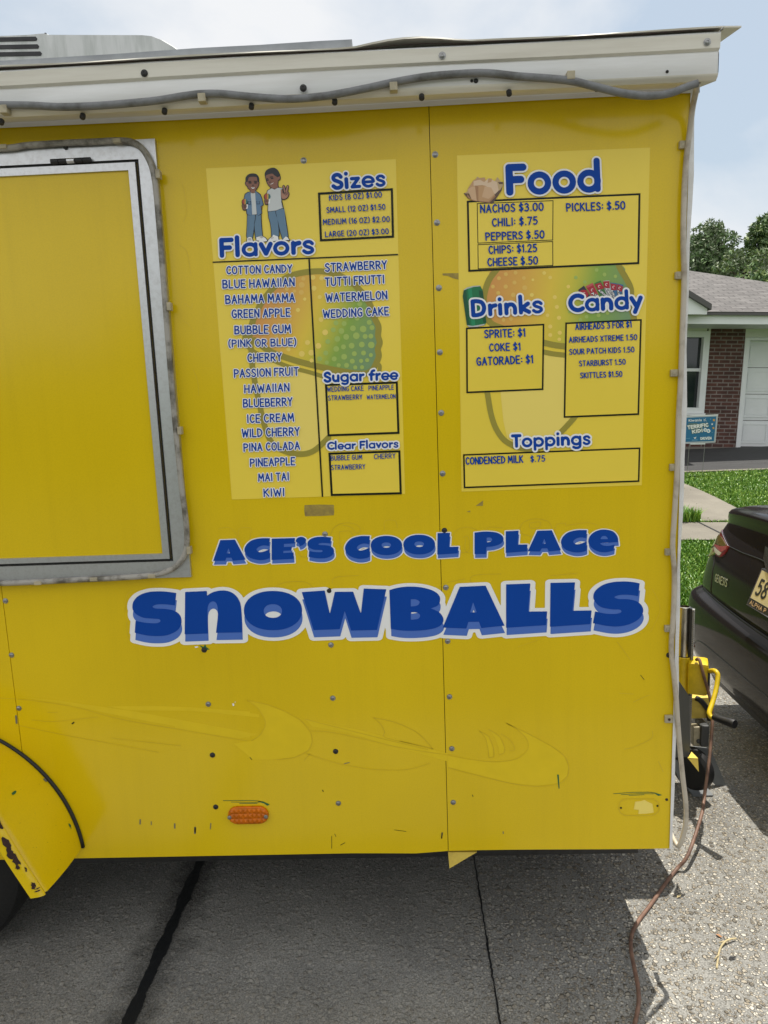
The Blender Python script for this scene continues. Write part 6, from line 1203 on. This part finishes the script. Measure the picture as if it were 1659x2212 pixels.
m.prism([fl(hwp, z0_, 0), fl(-hwp, z0_, 0), fl(-hwp, z1_, 0), fl(hwp, z1_, 0)], (.012, 0, 0)); pf = cpart(m, 'licence_plate', 'chrome', fix=True)
m = MB(); m.add([fl(hwp-.011, z0_+.034, .002), fl(-hwp+.011, z0_+.034, .002), fl(-hwp+.011, z1_-.006, .002), fl(hwp-.011, z1_-.006, .002)], [(0, 1, 2, 3)], 0); m.add([fl(hwp-.006, z0_+.004, .0015), fl(-hwp+.006, z0_+.004, .0015), fl(-hwp+.006, z0_+.032, .0015), fl(hwp-.006, z0_+.032, .0015)], [(0, 1, 2, 3)], 1); cpart(m, 'plate_face', ['plate', 'plate_txt'], pf)
m = MB(); fp = lambda x, y: fl(hwp-.030-x, z0_+.052-y, .0032); write(m, (fp, fp), (0, 0), '58', (0, 0), (.085, 0), .072, 'item', .15, 0, .0016); fq = lambda x, y: fl(hwp-.022-x, z0_+.009-y, .0032); write(m, (fq, fq), (1, 1), 'ALPHA P', (0, 0), (.135, 0), .019, 'item', .18, 0, .0006)
cpart(m, 'plate_lettering', ['plate_txt', 'gold_txt'], pf)

# ================================================================== HOUSE
HY = 12.75
def H(x, y, Y=HY): return Ww(x, y, Y)
zb = H(1605, 967)[2]
house = empty('house', (7.0, HY+4, zb)); tag(house, 'single storey brick house with white garage door and grey shingle roof', 'house')
HO = np.array([7.0, HY+4, zb])
def hpart(m, name, mats, parent=None, **kw): return m.build(name, mats, parent or house, off=HO, **kw)
gx0 = H(1609, 850)[0]; gz1 = H(1640, 735)[2]; gx1 = gx0+2.5; wx1 = H(1519.5, 800)[0]; wz1 = H(1515, 722)[2]; wz0 = H(1515, 886)[2]; wx0_ = wx1-1.05; ztop = H(1560, 701)[2]
hxl, hxr = -6.0, gx1+.55; bx1 = gx0-.09; tp = .14
m = MB()
m.box((wx1+tp*.0, HY, zb), (bx1, HY+.2, ztop)); m.box((hxl, HY, zb), (wx0_, HY+.2, ztop)); m.box((wx0_, HY, zb), (wx1, HY+.2, wz0)); m.box((gx1+.09, HY, zb), (hxr, HY+.2, ztop)); m.box((hxl, HY+.2, zb), (hxl+.2, HY+8, ztop)); m.box((hxr-.2, HY+.2, zb), (hxr, HY+8, ztop)); m.box((hxl+.2, HY+7.8, zb), (hxr-.2, HY+8, ztop))
hpart(m, 'brick_wall', 'brick')
m = MB(); m.box((hxl-.02, HY-.04, zb-.6), (hxr+.02, HY+8.05, zb-.002)); hpart(m, 'foundation', 'concrete')
m = MB(); m.box((wx0_-.05, HY-.012, wz1+.001), (wx1+.08, HY+.18, ztop)); hpart(m, 'window_header', 'siding')
m = MB(); m.box((bx1-.005, HY-.014, gz1+.06), (gx1+.095, HY+.18, ztop)); hpart(m, 'garage_header', 'siding')
m = MB(); m.box((bx1-.002, HY-.02, zb), (gx0, HY+.16, gz1+.055)); m.box((gx1, HY-.02, zb), (gx1+.09, HY+.16, gz1+.055)); m.box((gx0, HY-.02, gz1), (gx1, HY+.16, gz1+.055)); hpart(m, 'garage_trim', 'house_white')
door = MB(); door.box((gx0, HY+.14, zb+.02), (gx1, HY+.18, gz1)); dr = hpart(door, 'garage_door', 'house_white')
m = MB()
ph = (gz1-zb-.02)/4
for r_ in range(4):
    for c_ in range(4):
        xw = (gx1-gx0)/4; x0 = gx0+c_*xw+.07; x1 = gx0+(c_+1)*xw-.07; z0 = zb+.02+r_*ph+.09; z1 = zb+.02+(r_+1)*ph-.09
        rect_frame(m, (x0-.03, z0-.03, x1+.03, z1+.03), (x0, z0, x1, z1), HY+.128, HY+.1395)
        m.box((x0+.02, HY+.131, z0+.02), (x1-.02, HY+.1395, z1-.02))
hpart(m, 'raised_panels', 'house_white', dr, fix=True)
m = MB(); m.box((gx0, HY+.12, zb+.004), (gx1, HY+.17, zb+.02))
for r_ in range(1, 4): m.box((gx0, HY+.1385, zb+.02+r_*ph-.006), (gx1, HY+.1395, zb+.02+r_*ph+.006))
hpart(m, 'door_seal', 'fascia_dark', dr)
m = MB(); m.box((wx0_, HY+.10, wz0), (wx1, HY+.14, wz1)); win = hpart(m, 'window', 'win')
m = MB(); rect_frame(m, (wx0_-.07, wz0-.06, wx1+.07, wz1+.06), (wx0_+.04, wz0+.05, wx1-.05, wz1-.06), HY-.03, HY+.09); zm = H(1515, 799)[2]; m.box((wx0_+.04, HY+.03, zm-.03), (wx1-.05, HY+.095, zm+.03)); hpart(m, 'window_frame', 'house_white', win, fix=True)
m = MB(); m.box((wx0_-.1, HY-.07, wz0-.10), (wx1+.08, HY-.001, wz0-.062)); hpart(m, 'window_sill', 'house_white', win)
m = MB(); m.box((wx0_+.05, HY+.15, wz0+.05), (wx1-.05, HY+.16, zm)); hpart(m, 'window_blind', 'shade', win)
cdx = H(1528, 720)[0]; m = MB(); m.tube([(cdx, HY-.015, ztop), (cdx-.0, HY-.015, zb+.1)], .012, 8); hpart(m, 'wall_conduit', 'rust')
# eaves, roof
ov = 1.0; EY = HY-ov
ez1 = H(1560, 680, EY)[2]; ez0 = H(1560, 700, EY)[2]
m = MB(); m.box((hxl-.4, EY, ez0), (hxr+.5, EY+.03, ez1)); hpart(m, 'eave_fascia', 'house_white')
m = MB(); m.box((hxl-.4, EY+.031, ez0+.01), (hxr+.5, HY+.25, ez0+.04)); hpart(m, 'soffit', 'house_white')
rx1, rz1 = hxr+.5, ez1+.02; slope = .36; ry = HY+4.0; rzr = rz1+slope*(ry-EY+.05)
ridge_x1 = rx1-(ry-EY)
# hip roof, each slope flat with its own shingle rows
def slope_mesh(pts, name):
    m = MB(); P_ = [np.array(p) for p in pts]; nrm = np.cross(P_[1]-P_[0], P_[2]-P_[0]); nrm /= np.linalg.norm(nrm)
    if nrm[2] < 0: nrm = -nrm
    ax = P_[1]-P_[0]; ax /= np.linalg.norm(ax); ay = np.cross(nrm, ax)
    loc = [((p-P_[0])@ax, (p-P_[0])@ay) for p in P_]
    me = MB(); me.prism([(a, b, 0) for a, b in loc], (0, 0, .03)); o = me.build(name, 'shingle', house, fix=True)
    mt_ = Matrix(((ax[0], ay[0], nrm[0], P_[0][0]-HO[0]), (ax[1], ay[1], nrm[1], P_[0][1]-HO[1]), (ax[2], ay[2], nrm[2], P_[0][2]-HO[2]), (0, 0, 0, 1)))
    o.matrix_local = mt_; return o
E0, E1, E2, E3 = (hxl-.4, EY-.05, rz1), (rx1, EY-.05, rz1), (rx1, 2*ry-EY, rz1), (hxl-.4, 2*ry-EY, rz1); R0_, R1_ = (hxl+3.5, ry, rzr), (ridge_x1, ry, rzr)
slope_mesh([E0, E1, R1_, R0_], 'roof_slope'); slope_mesh([E1, E2, R1_], 'roof_slope'); slope_mesh([E2, E3, R0_, R1_], 'roof_slope'); slope_mesh([E3, E0, R0_], 'roof_slope')
m = MB(); m.box((hxl-.4, EY-.07, rz1-.035), (rx1+.02, EY-.045, rz1+.012)); hpart(m, 'drip_edge', 'fascia_dark')
# porch gable at the left
GYp = EY-.25; a = H(1485, 628, GYp); b_ = H(1534, 658, GYp); c = H(1527, 679, GYp); half = 2.6
gx = c[0]-half; gtop = b_[2]+(a[2]-b_[2])/(b_[0]-a[0])*(b_[0]-gx)
m = MB(); m.prism([(gx-half, GYp, c[2]), (c[0], GYp, c[2]), (c[0], GYp, c[2]+.14), (gx, GYp, gtop-.14), (gx-half, GYp, c[2]+.14)], (0, .1, 0)); gab = hpart(m, 'porch_gable', 'house_white', fix=True)
m = MB()
for s in (1, -1): m.prism([(gx+s*(b_[0]-gx), GYp-.08, b_[2]), (gx, GYp-.08, gtop), (gx, GYp-.08, gtop-.10), (gx+s*(b_[0]-gx), GYp-.08, b_[2]-.10)], (0, 2.2, 0))
hpart(m, 'gable_rake', 'fascia_dark', gab, fix=True)

# yard sign
sd_Y = 9.9
sp = lambda x, y: Ww(*crop(2680, 1620, 7.541)(x, y), sd_Y)
tl, tr, br_, bl = sp(250, 325), sp(1452, 285), sp(1372, 1132), sp(220, 1180); 
foot = GT(1520, 994); sroot = empty('yard_sign', (float(foot[0]), sd_Y, float(terrain(foot[0], sd_Y)))); tag(sroot, 'small blue yard sign with gold stars and white lettering on wire stakes', 'yard sign')
SO = np.array([foot[0], sd_Y, terrain(foot[0], sd_Y)])
m = MB(); m.prism([tl, tr, br_, bl], (0, .012, 0)); m.build('panel', 'sign_edge', sroot, off=SO, fix=True)
SQ = crop(2680, 1620, 7.541)
def SM(o): return lambda x, y: tuple(Ww(x, y, sd_Y)+np.array([0, -o, 0]))
m = MB(); poly2d(m, SM(.002), 0, [SQ(*q) for q in ((285, 395), (1395, 345), (1325, 1085), (258, 1120))]); m.build('printed_face', 'sign_blue', sroot, off=SO)
m = MB(); poly2d(m, SM(.004), 0, [SQ(*q) for q in ((250, 330), (1452, 282), (1450, 312), (250, 352))]); m.build('edge_strip', 'sign_white', sroot, off=SO); m = MB(); poly2d(m, SM(.004), 0, [SQ(*q) for q in ((605, 1160), (1060, 1155), (1060, 1185), (610, 1190))]); m.build('edge_strip', 'sign_white', sroot, off=SO)
m = MB(); s_ = 1/7.541/1.8517; hh_ = lambda h: h*s_
for t_, a, b_, h_, lw, mi in (('kiwanis', (560, 508), (955, 488), 78, .2, 0), ('k', (1020, 498), (1095, 490), 85, .12, 0), ('TERRIFIC', (528, 740), (1160, 655), 120, .24, 0), ('KID!', (670, 865), (990, 815), 112, .26, 0), ('DRIVEN', (915, 1058), (1250, 1040), 88, .22, 0)):
    write(m, (SM(.004), SM(.006)), (3, mi), t_.replace('k', 'K', 1) if t_ in ('kiwanis', 'k') else t_, SQ(*a), SQ(*b_), hh_(h_), 'item', lw, 1.0 if t_ in ('TERRIFIC', 'KID!') else 0, .22)
def star(x, y, r_, mi): poly2d(m, SM(.005), mi, [SQ(x+(r_ if k % 2 == 0 else r_*.5)*math.sin(k*math.pi/5), y-(r_ if k % 2 == 0 else r_*.5)*math.cos(k*math.pi/5)) for k in range(10)])
for x, y, r_, mi in ((1320, 455, 46, 1), (1305, 695, 42, 1), (425, 470, 44, 1), (415, 850, 30, 1), (1268, 578, 36, 0), (400, 720, 44, 0), (1220, 425, 26, 2), (450, 600, 26, 2), (1268, 825, 20, 2), (330, 520, 30, 1)): star(x, y, r_, mi)
for x, y, r_ in ((1058, 752, 56), (1155, 782, 60)): poly2d(m, SM(.0055), 0, [SQ(*q) for q in ellipse(x, y, r_, r_, 16)]); poly2d(m, SM(.007), 4, [SQ(*q) for q in ellipse(x, y, r_*.45, r_*.4, 12)])
poly2d(m, SM(.005), 3, [SQ(*q) for q in ((550, 555), (820, 545), (820, 570), (550, 592))]); poly2d(m, SM(.005), 0, [SQ(*q) for q in ((705, 965), (735, 985), (790, 955), (775, 1010), (735, 1020))]); poly2d(m, SM(.005), 2, [SQ(*q) for q in ((655, 1050), (825, 1040), (825, 1062), (655, 1075))]); poly2d(m, SM(.005), 2, [SQ(*q) for q in ((480, 1005), (600, 995), (600, 1010), (480, 1020))])
m.build('sign_lettering', ['sign_white', 'sign_gold', 'sign_lb', 'sign_olive', 'sign_lb'], sroot, off=SO)
for x in (590, 1055):
    a = sp(x, 1150); b_ = np.array([sp(x-35, 1600)[0], sd_Y, terrain(a[0], sd_Y)-.05]); m = MB(); m.tube([(a[0], sd_Y+.006, a[2]+.2), (a[0], sd_Y+.006, a[2]), (b_[0], sd_Y+.006, b_[2])], .004, 6); m.build('stake', 'wire', sroot, off=SO)

# ================================================================== TREES
def tree(px, py_top, Y, wid, name, label, mats, seed, shape='cone', nleaf=9000, ls=.16, weights=(5, 4, 2)):
    rn = np.random.RandomState(seed); topp = Ww(px, py_top, Y); x = topp[0]; z0 = terrain(x, 14); Hh = topp[2]-z0
    root = empty(name, (float(x), Y, float(z0))); tag(root, label, 'tree', 'trees behind the house')
    m = MB(); m.tube([(0, 0, -.2), (.05, 0, Hh*.3), (-.05, .05, Hh*.6), (0, 0, Hh*.92)], [.28, .2, .12, .03], 8)
    cl = []
    nb = 46 if shape == 'cone' else 40
    for i in range(nb):
        t = .18+.8*(i/nb)**.9; r_ = wid*.5*((1-t)**.62*1.25 if shape == 'cone' else math.sqrt(max(.02, 1-((t-.58)/.46)**2)))
        a = i*2.399+rn.uniform(-.4, .4); rr = r_*rn.uniform(.55, 1.0); e = np.array([math.cos(a)*rr, math.sin(a)*rr, Hh*t+rr*.25])
        s = np.array([0, 0, Hh*t*.92]); m.tube([s, (s+e)/2+np.array([0, 0, .1]), e], [.05, .03, .008], 5); cl.append((e, .22*wid*rn.uniform(.5, 1.05)*(1.15-t*.6)));
        cl.append(((s+e)/2, .2*wid*rn.uniform(.5, 1)*(1.1-t*.6)))
    m.build('trunk', 'bark', root, smooth=True)
    wts = np.array([c[1]**2 for c in cl]); wts /= wts.sum(); idx = rn.choice(len(cl), nleaf, p=wts)
    C_ = np.array([cl[i][0] for i in idx]); R_ = np.array([cl[i][1] for i in idx]); d = rn.normal(size=(nleaf, 3)); d /= np.linalg.norm(d, axis=1)[:, None]; rad = R_*rn.uniform(.3, 1, nleaf)**.5
    pos = C_+d*rad[:, None]*np.array([1, 1, .75]); u = rn.normal(size=(nleaf, 3)); u /= np.linalg.norm(u, axis=1)[:, None]; w = np.cross(u, rn.normal(size=(nleaf, 3))); w /= np.linalg.norm(w, axis=1)[:, None]
    s = ls*rn.uniform(.6, 1.3, nleaf)[:, None]; A = pos-u*s; B = pos+w*s*.42; D_ = pos+u*s; E_ = pos-w*s*.42
    vs = np.stack([A, B, D_, E_], 1).reshape(-1, 3); mm = MB(); mm.v = [tuple(p) for p in vs]; mm.f = [(4*i, 4*i+1, 4*i+2, 4*i+3) for i in range(nleaf)]; mm.m = list(rn.choice(len(mats), nleaf, p=np.array(weights[:len(mats)])/sum(weights[:len(mats)])))
    mm.build('crown', mats, root); return root
LM = ['leaf_a', 'leaf_b', 'leaf_c']
tree(1537, 478, 30, 4.6, 'conifer_tree', 'broad pointed feathery tree left of the gap behind the house roof', ['leaf_d', 'leaf_b', 'leaf_a'], 1, 'cone', 24000, .105)
tree(1652, 462, 32, 3.6, 'broadleaf_tree', 'tall bright leafy tree at the right edge behind the house', LM, 2, 'cone', 22000, .115, (3, 5, 3))
tree(1612, 545, 27, 3.2, 'broadleaf_tree', 'low dull olive tree in the gap above the roof ridge', ['leaf_d', 'leaf_b', 'leaf_c'], 3, 'round', 15000, .095, (5, 3, 2))
tree(1672, 575, 25, 3.4, 'broadleaf_tree', 'low pale green bushy tree just above the roof at the right edge', LM, 4, 'round', 13000, .10, (2, 4, 4))
tree(1470, 530, 33, 5.0, 'broadleaf_tree', 'dark tree showing beside the trailer corner trim', LM, 5, 'round', 9000, .17)
tree(1740, 480, 31, 4.5, 'broadleaf_tree', 'dark leafy tree beyond the right edge of the house', LM, 6, 'round', 9000, .17)

# unseen dark screen added behind the viewer, keeps low sky off the gloss
rw = np.random.RandomState(5); m = MB(); nx_, nz_ = 140, 16; V = []
for i in range(nx_+1):
    x = -34+68*i/nx_; h = 3.3+.7*math.sin(x*.7)+.5*math.sin(x*1.9+1)+rw.uniform(-.4, .4)
    for k in range(nz_+1): t = k/nz_; V.append((x+rw.uniform(-.2, .2), -15-1.2*t+rw.uniform(-.6, .6)*(1-.5*t), terrain(x, -15)-.1+h*t))
m.add(V, [(i*(nz_+1)+k, (i+1)*(nz_+1)+k, (i+1)*(nz_+1)+k+1, i*(nz_+1)+k+1) for i in range(nx_) for k in range(nz_)])
tag(m.build('sky_blocker', 'leaf_a'), 'unseen dark green screen added to block low sky reflections', 'blocker', kind='stuff')
